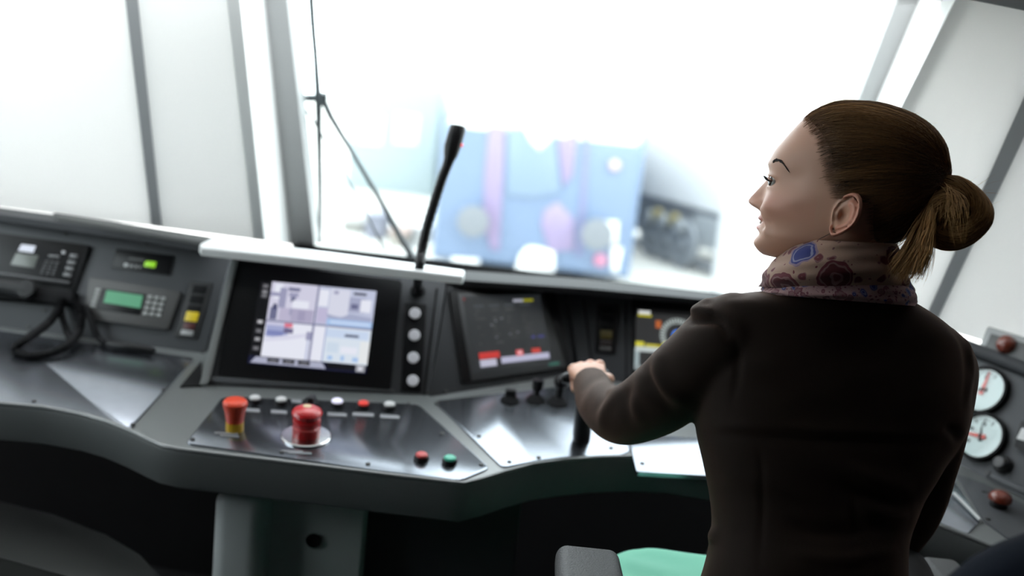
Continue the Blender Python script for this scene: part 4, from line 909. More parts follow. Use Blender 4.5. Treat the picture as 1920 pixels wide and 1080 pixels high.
# ears: shaped discs standing off the side of the head
def ear(side):
    cx_, cz_, tilt = (-24, -17, math.radians(20))
    nr, na = 15, 44; R_ = []
    for i in range(nr + 1):
        r = i / nr; row = []
        for k in range(na):
            p = k * 2 * math.pi / na; c, s = math.cos(p), math.sin(p)          # c>0 forward, s>0 up
            a_ = 20.5 if s > 0 else 20.5 - 7.5 * (-s) ** 1.3; b_ = 33.0
            x = r * a_ * c; z = r * b_ * s
            rim = 7.5 * g(r - .90, .11) * (1 if not (c > .25 and -.75 < s < .55) else .25)
            anti = 4.0 * g(r - .56, .12) * (1 if c < .35 else .2)
            conc = -10.5 * g(math.hypot((x - 3.0) / 10, (z + 4) / 11.5), .85)
            scaph = -3.0 * g(r - .73, .07)
            lobe = 2.0 * g(s + .95, .35) * r
            trag = 5.0 * g(math.hypot((x - 11) / 4.5, (z + 4) / 6), .9)
            edge_ = -5.0 * max(0, (r - .93) / .07) ** 2
            row.append((x, z, rim + anti + conc + scaph + lobe + trag + edge_))
        R_.append(row)
    bm = bmesh.new(); ct, sn = math.cos(tilt), math.sin(tilt)
    def place(x, z, h):
        x2, z2 = x * ct - z * sn, x * sn + z * ct
        y = 70.5 + h * .95 + max(0, (14 - x)) * .34 + .05 * z2
        return HL(cx_ + x2, side * y, cz_ + z2)
    G = [[bm.verts.new(V(place(*q))) for q in row] for row in R_[1:]]; c0 = bm.verts.new(V(place(*R_[0][0])))
    B = [[bm.verts.new(V(place(q[0] * .95, q[1] * .95, q[2] - (5.0 if i < 12 else 3.6)))) for q in row] for i, row in enumerate(R_[1:])]; c1 = bm.verts.new(V(place(0, 0, -8)))
    for i in range(na):
        j = (i + 1) % na
        bm.faces.new((c0, G[0][i], G[0][j])); bm.faces.new((c1, B[0][j], B[0][i])); bm.faces.new((G[-1][i], B[-1][i], B[-1][j], G[-1][j]))
        for A in range(nr - 1):
            bm.faces.new((G[A][i], G[A + 1][i], G[A + 1][j], G[A][j])); bm.faces.new((B[A][i], B[A][j], B[A + 1][j], B[A + 1][i]))
    return bm
join(body, ear(1)); join(body, ear(-1))
NB = W(1572, 560, 1.45)
neck = [HL(-20, -6, 20), HL(-18, -10, -35), HL(-16, -16, -75), NB, NB + np.array([0, 0.0, -.06])]
join(body, bm_tube(catmull(neck, 6), [.058] * 6 + [.056] * 6 + [.055] * 6 + [.062] * 6 + [.07], 40))
SH_L = W(1362, 640, 1.46); SH_R = W(1768, 690, 1.46)
ARM_L = [SH_L, W(1243, 742, 1.53), W(1168, 779, 1.61), W(1127, 757, 1.73), W(1108, 722, 1.835)]
ARM_R = [SH_R, W(1764, 770, 1.46), W(1742, 872, 1.50), W(1712, 965, 1.60), W(1668, 1032, 1.68)]
torso_c = [NB, W(1560, 640, 1.47), W(1548, 760, 1.47), W(1535, 880, 1.46), W(1518, 1000, 1.45), W(1508, 1110, 1.43), W(1505, 1180, 1.44)]
join(body, bm_tube(catmull(torso_c, 5), np.interp(np.arange(31), [0, 5, 10, 15, 20, 25, 30], [.07, .10, .105, .095, .09, .10, .10]), 32, flat=.72, ref=FWD))
for A in (ARM_L, ARM_R):
    join(body, bm_tube([W(1560, 640, 1.47)] + catmull(A, 6), [.05] + list(np.interp(np.arange(25), [0, 6, 12, 18, 24], [.05, .043, .038, .034, .026] if A is ARM_L else [.034, .034, .033, .031, .026])), 24))
def hand(wrist, fdir, ndir, side, curl=(0.25, 1.75, 1.55, 1.1), scale=1.0):
    """palm, four curled fingers and a thumb; fdir towards the knuckles, ndir out of the back of the hand, side = +1 when the thumb lies along s"""
    f = nrm(fdir); n = nrm(ndir - f * (ndir @ f)); s = np.cross(f, n) * side; bm = bmesh.new(); k = scale
    Wp = np.array(wrist)
    # palm: loft of flattened rings
    rows = []
    for t, hw, hh, dn in ((-.012, .026, .019, 0), (.008, .028, .018, .001), (.03, .034, .0165, .002), (.055, .040, .0155, .002), (.075, .0405, .0135, .001), (.084, .036, .010, -.002)):
        c = Wp + f * t * k + n * dn * k
        rows.append([c + (s * math.copysign(abs(math.cos(a)) ** .75, math.cos(a)) * hw + n * math.copysign(abs(math.sin(a)) ** .75, math.sin(a)) * hh) * k for a in np.arange(28) * 2 * math.pi / 28])
    add_rows(bm, rows)
    for i, (off, L, r) in enumerate(((.029, .040, .0094), (.0095, .045, .0098), (-.0105, .041, .0093), (-.029, .033, .0083))):
        p = Wp + (f * (.076 - .004 * abs(i - 1)) + s * off + n * .002) * k; a = curl[0] * .4; pts = [Wp + (f * .045 + s * off * .8) * k, p]; rad = [r * .95, r * 1.12]
        for seg, (da, l) in enumerate(zip(curl[1:], (L, L * .62, L * .48))):
            a += da * (.55 if seg == 0 else .8) if seg else da * .62
            d = f * math.cos(a) - n * math.sin(a); q = p + d * l * k
            pts += [p + d * l * k * .5, q]; rad += [r * .95, r * (1.0 if seg < 2 else .72)]; p = q
        join(bm, bm_tube(pts, np.array(rad) * k, 14))
        join(bm, bm_lathe([(r * k * 1.3 * math.sin(b), -r * k * 1.3 * math.cos(b)) for b in np.linspace(0, math.pi, 8)], Wp + (f * (.076 - .004 * abs(i - 1)) + s * off + n * .0045) * k, n, 12))
    th = [Wp + (f * .018 + s * .022) * k, Wp + (f * .036 + s * .040 - n * .010) * k, Wp + (f * .060 + s * .046 - n * .028) * k, Wp + (f * .082 + s * .036 - n * .040) * k, Wp + (f * .092 + s * .024 - n * .042) * k]
    join(bm, bm_tube(catmull(th, 4), np.interp(np.arange(17), [0, 4, 8, 12, 16], [.016, .0135, .0115, .0105, .007]) * k, 14))
    return bm
wl = ARM_L[-1]; kn = W(1097, 690, 1.905)
join(body, hand(wl, kn - wl + np.array([0, 0, .006]), np.array([-.12, -.55, .85]), 1, scale=.88))
wr = ARM_R[-1]
join(body, hand(wr, np.array([-.35, .85, -.25]), np.array([0, .2, 1.0]), -1, curl=(.1, .5, .5, .4), scale=.88))
me_b = remesh(body, .0018, 2, .4)
me_b.name = 'body'
person = thing('person', (W(1508, 1180, 1.44)[0], 1.36, 0), 'seated woman in dark jacket and patterned scarf, brown hair in bun, hand on lever', 'person')
PB = BASE[person]
Pw = coords(me_b); HLc = to_head(Pw); x, y, z = HLc.T
skin = np.array([.50, .275, .19]); tint = np.tile(skin, (len(Pw), 1))
lip = np.clip(g(z + 43, 5.0) + g(z + 57.5, 6.0), 0, 1) * np.clip(1 - (np.abs(y) / 26) ** 4, 0, 1) * np.clip((x - 100) / 12, 0, 1) * (np.abs(z + 50) < 14)
blush = .5 * g(np.abs(y) - 48, 22) * g(z + 18, 20) * (x > 20); earm = .5 * (np.abs(y) > 75) * (x < 5) * (np.abs(z + 17) < 40)
def blend(t, c, w): return t * (1 - w[:, None]) + np.array(c) * w[:, None]
nose = .35 * g(y, 14) * g(z + 20, 12) * (x > 110)
tint = blend(tint, (.50, .10, .10), np.clip(lip, 0, 1) * .75); tint = blend(tint, (.56, .23, .165), np.clip(blush + nose, 0, 1)); tint = blend(tint, (.62, .24, .17), np.clip(earm, 0, .6))
handm = (np.linalg.norm(Pw - (wl + kn) / 2, axis=1) < .14); kd = handm * .35 * g(np.linalg.norm(Pw - kn, axis=1), .03); tint = blend(tint, (.62, .22, .17), kd)
at = me_b.color_attributes.new('tint', 'FLOAT_COLOR', 'POINT'); at.data.foreach_set('color', np.c_[tint, np.ones(len(Pw))].astype(np.float32).ravel())
bvh = BVHTree.FromPolygons([Vector(p) for p in Pw], [tuple(p.vertices) for p in me_b.polygons])
setco(me_b, Pw - PB)
M_SKIN = mat_attr('skin', rough=.48, sss=.12, spec=.4)
link_mesh('body', me_b, M_SKIN, person, PB)
for p in me_b.polygons: p.use_smooth = True
def on_face(px, py, lift=0.0008):
    d = ray(px, py); h = bvh.ray_cast(V(CAM), V(d)); return np.array(h[0]) + np.array(h[1]) * lift if h[0] else None
def on_skin(x, y, z, lift=.0008):
    """drop the head point on to the skin from the front"""
    o = HL(200, y, z); h = bvh.ray_cast(V(o), V(-HF)); return np.array(h[0]) + np.array(h[1]) * lift if h[0] else HL(x, y, z)
# eyes, lashes, brows, teeth
M_EYE = mat('eye_white', (.5, .48, .46), .15, coat=1.0, coatr=.02); M_IRIS = mat('dark_iris', (.03, .018, .010), .1, coat=1.0, coatr=.02); M_LASH = mat('dark_lash', (.012, .008, .007), .6)
gaze = nrm(HF * .78 + HS * .60 + hup * .02)
ex = 94.5 * XS
for sd in (1, -1):
    c = HL(ex, sd * 30, 12)
    ey = finish('eye', bm_lathe([(.0125 * math.sin(a), -.0125 * math.cos(a)) for a in np.linspace(0, math.pi, 20)], c, gaze, 28), M_EYE, person, sharp=180)
    finish('iris', bm_lathe([(.0076, .0101), (.0064, .0114), (.0038, .0126), (0, .0131)], c, gaze, 24), M_IRIS, ey, sharp=180)
    up = [HL(ex + 12.6 * math.cos(math.radians(b)) * .98, sd * (31 + 13.6 * math.sin(math.radians(b))), 16.2 - 4.0 * abs(math.sin(math.radians(b))) ** 2) for b in np.linspace(-62, 78, 14)]
    finish('eyelid', bm_tube(up, [.0012] + [.0021] * 12 + [.0012], 8), M_SKIN_T if False else mat('lid_skin', (.50, .27, .19), .5), person, sharp=180)
    ls = bmesh.new()
    for q in range(26):
        t = q / 25; b = math.radians(-50 + 125 * t); r0_ = HL(ex + 12.9 * math.cos(b), sd * (31 + 13.9 * math.sin(b)), 15.4 - 4.0 * math.sin(b) ** 2)
        out = nrm(HF * math.cos(b) + HS * sd * math.sin(b)); L = .0075
        bm_tube([r0_, r0_ + out * L * .6 - hup * L * .05, r0_ + out * L + hup * L * .35], [.0006, .0005, .0002], 4, bm=ls)
    bm_tube(up[1:], .0009, 5, bm=ls)
    finish('eyelash', ls, M_LASH, person, sharp=180, kind='stuff')
bw_px = [(1448.5, 304), (1455, 300.5), (1462, 302), (1469, 309), (1476, 320)]
bp = [on_face(*q) for q in bw_px]
bloc = [to_head(p) for p in bp if p is not None]
br = bmesh.new(); bl_ = catmull(bloc, 8); n_ = len(bl_)
for sd in (1, -1):
    for q in range(110):
        t = rng.random() * (n_ - 2); i = int(t); a = bl_[i] + (bl_[i + 1] - bl_[i]) * (t - i); w_ = 2.0 * (1 - .55 * t / n_); zz = a[2] + rng.normal() * w_ * .5
        yy = abs(a[1]); dirn = bl_[min(i + 3, n_ - 1)] - bl_[max(i - 1, 0)]; dirn = dirn / (np.linalg.norm(dirn) + 1e-6)
        p0 = on_skin(a[0], sd * yy, zz, .0004); p1 = on_skin(a[0], sd * (yy + abs(dirn[1]) * 5), zz + dirn[2] * 5 + .8, .0010)
        if np.linalg.norm(p1 - p0) < .02: bm_tube([p0, (p0 + p1) / 2 + HF * .0003, p1], [.0005, .00045, .0002], 4, bm=br)
finish('eyebrows', br, mat('brow_hair', (.022, .013, .009), .7), person, sharp=180, kind='stuff')
th_ = [HL(112.5 * XS + 2.5 - .010 * q * q, q, -50.2 + .006 * q * q) for q in np.linspace(-13, 13, 15)]
finish('teeth', bm_tube(th_, .0026, 8), mat('teeth', (.75, .72, .66), .3), person, sharp=180)
# earring
eo = on_face(1552, 438, .002)
if eo is None: eo = HL(-14, 76, -50)
finish('earring', bm_box(eo + HS * .002 - hup * .002, .007, .018, .004, .001, X=nrm(HF * .8 - hup * .6), Y=nrm(hup * .62 + -HF * .78), Z=HS), mat('dark_silver', (.08, .08, .085), .3, metal=.9), person)

# -- hair: scalp cap, swept strands, coiled bun, loose tail
hz_ = np.linspace(-50, 139.5, 70)
def hair_y(x, z):
    xf, xb, w, n = smooth_interp(HR, z); xc = xcen(xf, xb); a = (xf - xc) if x > xc else (xc - xb)
    return w * max(0.0, 1 - min(1, abs((x - xc) / a)) ** n) ** (1 / n)
HLINE = [(-50, -62), (-48, -57), (-25, -51), (-8, -50), (3, -46), (12, -34), (14, -20), (6, -8), (3, -1), (10, 6), (24, 14), (38, 21), (52, 28), (66, 33), (76, 39), (86, 48), (94, 58), (101, 68), (106, 76), (109, 84)]  # z, x
hl_z = [q[0] for q in HLINE]
cap_rows_ = []
HLs = sorted(HLINE)
def x_limit(z):
    if z > 108.5: return 1e3
    return float(np.interp(z, [q[0] for q in HLs], [q[1] for q in HLs]))
for z in hz_:
    xf, xb, w, n = smooth_interp(HR, z); xc = xcen(xf, xb); xl = x_limit(z)
    if z > 108.5 or xl >= xf: a0 = 0.02
    else:
        v_ = (xl - xc) / ((xf - xc) if xl > xc else (xc - xb)); v_ = max(-1, min(1, v_)); c = math.copysign(abs(v_) ** (n / 2), v_); a0 = max(.02, math.acos(c))
    row = []
    for a in np.linspace(a0, 2 * math.pi - a0, 90):
        q = section(HR, z, a); row.append((q[0], q[1], q[2]))
    cap_rows_.append(row)
def to_skin(q, lift):
    o = HL(*CTR); d = HL(*q) - o; h = bvh.ray_cast(V(o), V(nrm(d)))
    return (np.array(h[0]) + nrm(d) * lift * .001) if h[0] else HL(*q)
CTR = np.array([-10, 0, 25.0])
capw = []
for z, row in zip(hz_, cap_rows_):
    o_ = []
    for k, q in enumerate(row):
        w = min(1, min(k, 89 - k) / 9) if z < 112 else min(1, .25 + min(k, 89 - k) / 12) if z < 118 else 1
        w = w * w * (3 - 2 * w); o_.append((HL(*q) * .982 + HL(*CTR) * .018) * w + to_skin(q, -2.5) * (1 - w))
    capw.append(o_)
hb = bm_strip(capw)
bmesh.ops.holes_fill(hb, edges=[e for e in hb.edges if e.is_boundary and min(v.co.z for v in e.verts) > HL(0, 0, 132)[2]], sides=0)
HV = [v.co.copy() for v in hb.verts]; HFc = [[v.index for v in f.verts] for f in hb.faces]
hb.verts.index_update(); HFc = [[v.index for v in f.verts] for f in hb.faces]
# full closed hair volume for guiding strands
gb = bmesh.new(); add_rows(gb, [[HL(*section(HR, z, a)) for a in np.arange(72) * 2 * math.pi / 72] for z in np.linspace(-52, 140.4, 60)])
gb.verts.index_update(); hbvh = BVHTree.FromPolygons([v.co.copy() for v in gb.verts], [[v.index for v in f.verts] for f in gb.faces]); gb.free()
class Strands:
    def __init__(s): s.v, s.f, s.c = [], [], []
    def add(s, P, r, col, tip=.35, root=.8, fade=None):
        P = np.asarray(P); k = len(P); T = np.gradient(P, axis=0); T /= np.linalg.norm(T, axis=1)[:, None] + 1e-9
        u = np.cross(T, [0.3, 0.2, .93]); u /= np.linalg.norm(u, axis=1)[:, None] + 1e-9; w = np.cross(T, u)
        rr = r * np.interp(np.linspace(0, 1, k), [0, .15, .7, 1], [root, 1, 1, tip]); i0 = sum(map(len, s.v))
        ring = np.concatenate([P + (u * math.cos(q) + w * math.sin(q)) * rr[:, None] for q in (0, 2.094, 4.189)], 1).reshape(-1, 3)
        s.v.append(ring); a = i0 + np.arange(k - 1)[:, None] * 3; j = np.arange(3)[None, :]; j2 = (j + 1) % 3
        s.f.append(np.stack([a + j, a + j2, a + 3 + j2, a + 3 + j], -1).reshape(-1, 4)); cc = np.tile(col, (k, 1))
        if fade is not None: f_ = np.clip(np.arange(k) / 3.0, 0, 1)[:, None]; cc = cc * f_ + np.array(fade) * (1 - f_)
        s.c.append(np.repeat(cc, 3, axis=0))
    def build(s, name, m, parent, base, kind=None):
        v = np.concatenate(s.v) - base; f = np.concatenate(s.f); c = np.concatenate(s.c); me = bpy.data.meshes.new(name)
        me.vertices.add(len(v)); me.vertices.foreach_set('co', v.astype(np.float32).ravel()); me.loops.add(f.size); me.loops.foreach_set('vertex_index', f.ravel().astype(np.int32))
        me.polygons.add(len(f)); me.polygons.foreach_set('loop_start', np.arange(0, f.size, 4, dtype=np.int32)); me.polygons.foreach_set('use_smooth', np.ones(len(f), bool))
        me.update(calc_edges=True); at = me.color_attributes.new('tint', 'FLOAT_COLOR', 'POINT'); at.data.foreach_set('color', np.c_[c, np.ones(len(c))].astype(np.float32).ravel())
        return link_mesh(name, me, m, parent, base, kind=kind)
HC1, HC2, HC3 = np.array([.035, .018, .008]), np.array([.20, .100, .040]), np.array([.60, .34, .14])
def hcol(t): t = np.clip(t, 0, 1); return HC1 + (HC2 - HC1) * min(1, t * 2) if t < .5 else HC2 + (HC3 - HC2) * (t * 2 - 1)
M_HAIR = mat_attr('brown_hair', rough=.5, spec=.22)
hair = finish('hair', hb, mat('dark_scalp_hair', (.032, .016, .008), .9, spec=.1), person, sharp=180)
SW = Strands(); ctr = np.array([-10, 0, 25.0]); bun_root = np.array([-128, 0, 52.0])
def surf_path(A, B, k=18, lift=0.0, bend=0.0):
    a, b = A - ctr, B - ctr; la, lb = np.linalg.norm(a), np.linalg.norm(b); a, b = a / la, b / lb; om = math.acos(np.clip(a @ b, -1, 1)); P = []
    ax = np.cross(a, b); ax /= np.linalg.norm(ax) + 1e-9
    for t in np.linspace(0, 1, k):
        d = (math.sin((1 - t) * om) * a + math.sin(t * om) * b) / math.sin(om); d = d + ax * bend * math.sin(math.pi * t); d /= np.linalg.norm(d)
        o = HL(*ctr); dw = d[0] * HF + d[1] * HS + d[2] * hup; h = hbvh.ray_cast(V(o), V(dw))
        r = (h[3] * 1000 if h[0] else 110) + lift
        if t < .3:
            h2 = bvh.ray_cast(V(o), V(dw)); w = min(1, t / .14) ** .7; r = r * w + ((h2[3] * 1000 if h2[0] else r) + .3 + .5 * (lift + 1.2)) * (1 - w)
        P.append(ctr + d * r)
    return np.array(P)
hlp = np.array([(x_, hair_y(x_, z_) if z_ < 108 else 6, z_) for z_, x_ in HLINE] + [(86 * XS, 0, 110)])
seglen = np.r_[0, np.cumsum(np.linalg.norm(np.diff(hlp, axis=0), axis=1))]
nzs = rng.random(400)
def nz1(u): i = int(u) % 399; t = u - int(u); return nzs[i] * (1 - t) + nzs[i + 1] * t
for sd, cnt in ((1, 2100), (-1, 700)):
    for q in range(cnt):
        u = rng.random() * seglen[-1]; A = np.array([np.interp(u, seglen, hlp[:, k]) for k in range(3)]); A[1] *= sd
        A = A + np.array([rng.normal() * 4.0 - 2.0, 0, rng.normal() * 3.0])
        B = bun_root + np.array([rng.normal() * 2, rng.normal() * 10 + sd * 4, rng.normal() * 9])
        lf = -1.2 + 2.4 * rng.random(); Pp = surf_path(A, B, 18, lf, rng.normal() * .035 + .05 * sd * (1 if A[2] < 60 else -.2))
        cut = rng.random() < .45
        if cut: Pp = Pp[int(rng.random() * 9):]
        if lf > .4: Pp[:, :] += (Pp - ctr) / np.linalg.norm(Pp - ctr, axis=1)[:, None] * (.6 * np.sin(np.linspace(0, 9, len(Pp)) + rng.random() * 6))[:, None]
        tone = .26 + .75 * (nz1(u * .12 + 50 * (sd > 0)) - .5) + .22 * (rng.random() - .5) + .36 * np.clip((A[2] - 60) / 50, 0, 1)  # strands rooted high are lighter: light from above put into their colour
        SW.add(np.array([HL(*p) for p in Pp]), .00042, hcol(tone), root=.8 if cut else .1, fade=None if cut else (.26, .14, .085))
SW.build('hair_strands', M_HAIR, hair, PB, kind='stuff')
# bun: a thick coiled lock
bunpx = [(1758, 352), (1778, 352), (1803, 362), (1826, 385), (1833, 405), (1818, 425), (1792, 440), (1764, 437), (1752, 415), (1758, 388), (1780, 372), (1806, 380)]
bunY = [0, 6, 4, 0, 0, 2, 8, 12, 16, 20, 22, 18]
BP = catmull([pl(a, b, c) for (a, b), c in zip(bunpx, bunY)], 6); BPn = len(BP)
brad = np.interp(np.arange(BPn) / (BPn - 1), [0, .12, .4, .6, .8, 1], [.013, .018, .0195, .0205, .018, .012])
bunb = bmesh.new(); bm_tube(BP, brad * .93, 20, bm=bunb)
bc = pl(1788, 402, 2); join(bunb, bm_lathe([(.030 * math.sin(a), -.030 * math.cos(a)) for a in np.linspace(0, math.pi, 14)], bc, HS, 24))
bun = finish('hair_bun', bunb, mat('dark_scalp_hair', (.032, .016, .008), .9, spec=.1), person, sharp=180)
BS = Strands(); BPa = np.array(BP); BT = np.gradient(BPa, axis=0); BT /= np.linalg.norm(BT, axis=1)[:, None]
bu = np.cross(BT, HS); bu /= np.linalg.norm(bu, axis=1)[:, None]; bw_ = np.cross(BT, bu)
for q in range(900):
    a0 = rng.random() * 6.283; i0 = int(rng.random() * BPn * .6); i1 = min(BPn, i0 + int(BPn * (.3 + .4 * rng.random()))); idx = np.arange(i0, i1)
    if len(idx) < 4: continue
    ang = a0 + (idx - i0) * .055 + .1 * np.sin(idx * .4 + a0 * 3); lift = brad[idx] * (.93 + .09 * rng.random())
    Pp = BPa[idx] + (bu[idx] * np.cos(ang)[:, None] + bw_[idx] * np.sin(ang)[:, None]) * lift[:, None]
    BS.add(Pp, .00045, hcol(.62 + .6 * (nz1(a0 * 5) - .5) + .2 * (rng.random() - .5)))
for q in range(70):                                      # wisps drawn over the coil from its root
    s0 = np.array([1764 + rng.normal() * 8, 350 + rng.normal() * 5]); e0 = np.array([1782 + rng.normal() * 20, 440 + rng.normal() * 14]); mid = (s0 + e0) / 2 + np.array([18 + rng.normal() * 8, -8])
    BS.add(np.array(catmull([pl(*s0, 16), pl(*((s0 + mid) / 2 + [4, -6]), 30), pl(*mid, 40), pl(*e0, 32)], 5)), .00040, hcol(.55 + .3 * rng.random()))
for q in range(60):                                      # flyaway hairs
    if q < 34: s0 = np.array([1745 + 95 * rng.random(), 350 + 60 * rng.random()]); dv = np.array([25 + 30 * rng.random(), -45 * rng.random() + 10])
    else: s0 = np.array([1560 + 190 * rng.random(), 0]); s0[1] = 193 + (max(0, s0[0] - 1640) / 110) ** 2 * 55; dv = np.array([18, -7 + 6 * rng.random()]) * (.4 + .6 * rng.random())
    yy = rng.normal() * 14
    BS.add(np.array(catmull([pl(*s0, yy), pl(*(s0 + dv * .5 + rng.normal(size=2) * 3), yy), pl(*(s0 + dv), yy)], 5)), .00016, hcol(.8))
BS.build('bun_strands', M_HAIR, bun, PB, kind='stuff')
TS = Strands()
for q in range(900):                                     # loose tail falling on the scarf
    t = rng.random(); s0 = np.array([1757 - 12 * t + rng.normal() * 4, 362 + 34 * rng.random()]); e0 = np.array([1668 + 62 * t + rng.normal() * 6, 520 - 26 * abs(t - .4) + rng.normal() * 12 - 16 * rng.random() ** 2])
    m1 = s0 + (e0 - s0) * .33 + np.array([6, -2]) * (t - .3) * 2; m2 = s0 + (e0 - s0) * .7 + np.array([8 * t + rng.normal() * 3, 4]); yb = 14 + rng.random() * 18
    TS.add(np.array(catmull([pl(*s0, 14 + rng.random() * 14), pl(*m1, yb + 12), pl(*m2, yb + 20), pl(*e0, yb + 20 + rng.normal() * 3)], 5)), .00042, hcol(.62 + .30 * t + .38 * (rng.random() - .5)), tip=.2)
TS.build('loose_tail', M_HAIR, hair, PB, kind='stuff')

# -- scarf
def ring(L, R_, d, thick, n=2.3, m=120, skew=0.0):
    A, B = W(*L, d), W(*R_, d); c = (A + B) / 2; a = (B - A) / 2; ah = nrm(a); b = nrm(c - CAM); b = nrm(b - ah * (b @ ah)) * thick / 2
    return np.array([c + a * math.copysign(abs(math.cos(t)) ** (2 / n), math.cos(t)) + b * math.copysign(abs(math.sin(t)) ** (2 / n), math.sin(t)) for t in np.arange(m) * 2 * math.pi / m])
def interp_rings(rs, k):
    cols = list(zip(*[list(r) for r in rs])); out = [catmull(c, k) for c in cols]; return np.transpose(np.array(out), (1, 0, 2))
def fold_scarf(name, rs, m, folds, k=8, thick=.003, label=None):
    G = interp_rings(rs, k); nr, na, _ = G.shape; cen = G.mean(1, keepdims=True); out = G - cen; out /= np.linalg.norm(out, axis=2, keepdims=True)
    u = np.linspace(0, 1, nr)[:, None]; a = np.arange(na)[None, :] * 2 * math.pi / na; h = np.zeros((nr, na))
    for amp, fu, fa, ph in folds: h += amp * np.sin(fu * 2 * math.pi * u + fa * a + ph)
    G = G + out * h[:, :, None]; bm = bm_strip(G, close=True); bmesh.ops.solidify(bm, geom=bm.faces[:], thickness=-thick)
    return finish(name, bm, m, person, sharp=80, label=label)
def mat_scarf(name, ground, a, b, c, sc, blue=True):
    m = bpy.data.materials.new(name); m.use_nodes = True; nt = m.node_tree; L = nt.links; bs = nt.nodes['Principled BSDF']; bs.inputs['Roughness'].default_value = .75; bs.inputs['Sheen Weight'].default_value = .2
    tc = nt.nodes.new('ShaderNodeTexCoord')
    nz = nt.nodes.new('ShaderNodeTexNoise'); nz.inputs['Scale'].default_value = 35; L.new(tc.outputs['Object'], nz.inputs['Vector'])
    mx0 = nt.nodes.new('ShaderNodeMixRGB'); mx0.blend_type = 'ADD'; mx0.inputs[0].default_value = .022; L.new(tc.outputs['Object'], mx0.inputs[1]); L.new(nz.outputs['Color'], mx0.inputs[2])
    def vor(scale, feat='F1'):
        v = nt.nodes.new('ShaderNodeTexVoronoi'); v.feature = feat; v.inputs['Scale'].default_value = scale; L.new(mx0.outputs[0], v.inputs['Vector']); return v
    def ramp(src, stops):
        r = nt.nodes.new('ShaderNodeValToRGB'); r.color_ramp.interpolation = 'CONSTANT'; el = r.color_ramp.elements
        el[0].position = stops[0][0]; el[0].color = (*stops[0][1], 1); el[1].position = stops[1][0]; el[1].color = (*stops[1][1], 1)
        for p, cc in stops[2:]: e = el.new(p); e.color = (*cc, 1)
        L.new(src, r.inputs['Fac']); return r
    def over(base, top, fac):
        x_ = nt.nodes.new('ShaderNodeMixRGB'); L.new(fac, x_.inputs[0]); L.new(base, x_.inputs[1]); L.new(top, x_.inputs[2]); return x_.outputs[0]
    K, Wh = (0, 0, 0), (1, 1, 1)
    v1 = vor(sc); sel = nt.nodes.new('ShaderNodeSeparateColor'); L.new(v1.outputs['Color'], sel.inputs[0])
    med = ramp(v1.outputs['Distance'], [(0, a), (.10, c), (.17, b), (.34, c), (.38, a), (.45, ground)])
    med2 = ramp(v1.outputs['Distance'], [(0, (.45, .33, .05)), (.08, (.03, .045, .25)), (.26, (.30, .30, .48)), (.32, (.05, .06, .28)), (.38, (.35, .25, .35)), (.44, ground)])
    pick = ramp(sel.outputs[0], [(0, K), (.62, Wh)]); base = over(med.outputs[0], med2.outputs[0], pick.outputs[0])
    v4 = vor(sc * 2.4); bl = ramp(v4.outputs['Distance'], [(0, c), (.07, a), (.26, c), (.31, ground)]); mk = ramp(v1.outputs['Distance'], [(0, K), (.45, Wh)]); base = over(base, bl.outputs[0], mk.outputs[0])
    v2 = vor(sc * 4.5); dots = ramp(v2.outputs['Distance'], [(0, Wh), (.16, K)]); dc = ramp(v2.outputs['Color'], [(0, a), (.5, c)])
    far = ramp(v1.outputs['Distance'], [(0, K), (.42, Wh)]); mul = nt.nodes.new('ShaderNodeMath'); mul.operation = 'MULTIPLY'; L.new(dots.outputs[0], mul.inputs[0]); L.new(far.outputs[0], mul.inputs[1])
    base = over(base, dc.outputs[0], mul.outputs[0])
    L.new(base, bs.inputs['Base Color'])
    wv = nt.nodes.new('ShaderNodeTexNoise'); wv.inputs['Scale'].default_value = 600; L.new(tc.outputs['Object'], wv.inputs['Vector'])
    bp = nt.nodes.new('ShaderNodeBump'); bp.inputs['Strength'].default_value = .25; bp.inputs['Distance'].default_value = .001; L.new(wv.outputs['Fac'], bp.inputs['Height']); L.new(bp.outputs['Normal'], bs.inputs['Normal']); return m
M_SC1 = mat_scarf('paisley_scarf_cloth', (.56, .37, .28), (.20, .035, .05), (.13, .02, .025), (.32, .16, .16), 19)
M_SC2 = mat_scarf('pink_speckled_scarf_cloth', (.58, .36, .36), (.26, .08, .11), (.36, .19, .2), (.36, .16, .18), 70)
fold_scarf('scarf', [ring((1514, 449), (1668, 456), 1.408, .150), ring((1488, 462), (1680, 475), 1.410, .165), ring((1455, 488), (1690, 500), 1.418, .18), ring((1436, 515), (1697, 528), 1.428, .19), ring((1430, 538), (1700, 552), 1.44, .18)], M_SC1,
           [(.0022, 1.3, 2, .4), (.0016, 2.2, -3, 1.2), (.0010, 3.5, 5, 2.0)])
fold_scarf('scarf_roll', [ring((1462, 515), (1690, 522), 1.44, .18), ring((1440, 532), (1700, 545), 1.44, .20), ring((1432, 545), (1708, 564), 1.44, .205), ring((1440, 552), (1704, 573), 1.44, .195)], M_SC2,
           [(.0016, .8, 2, 2.0), (.0012, 1.6, -4, .6), (.0008, 2, 7, 0)], thick=.005, label='pale pink speckled lower fold of the scarf')

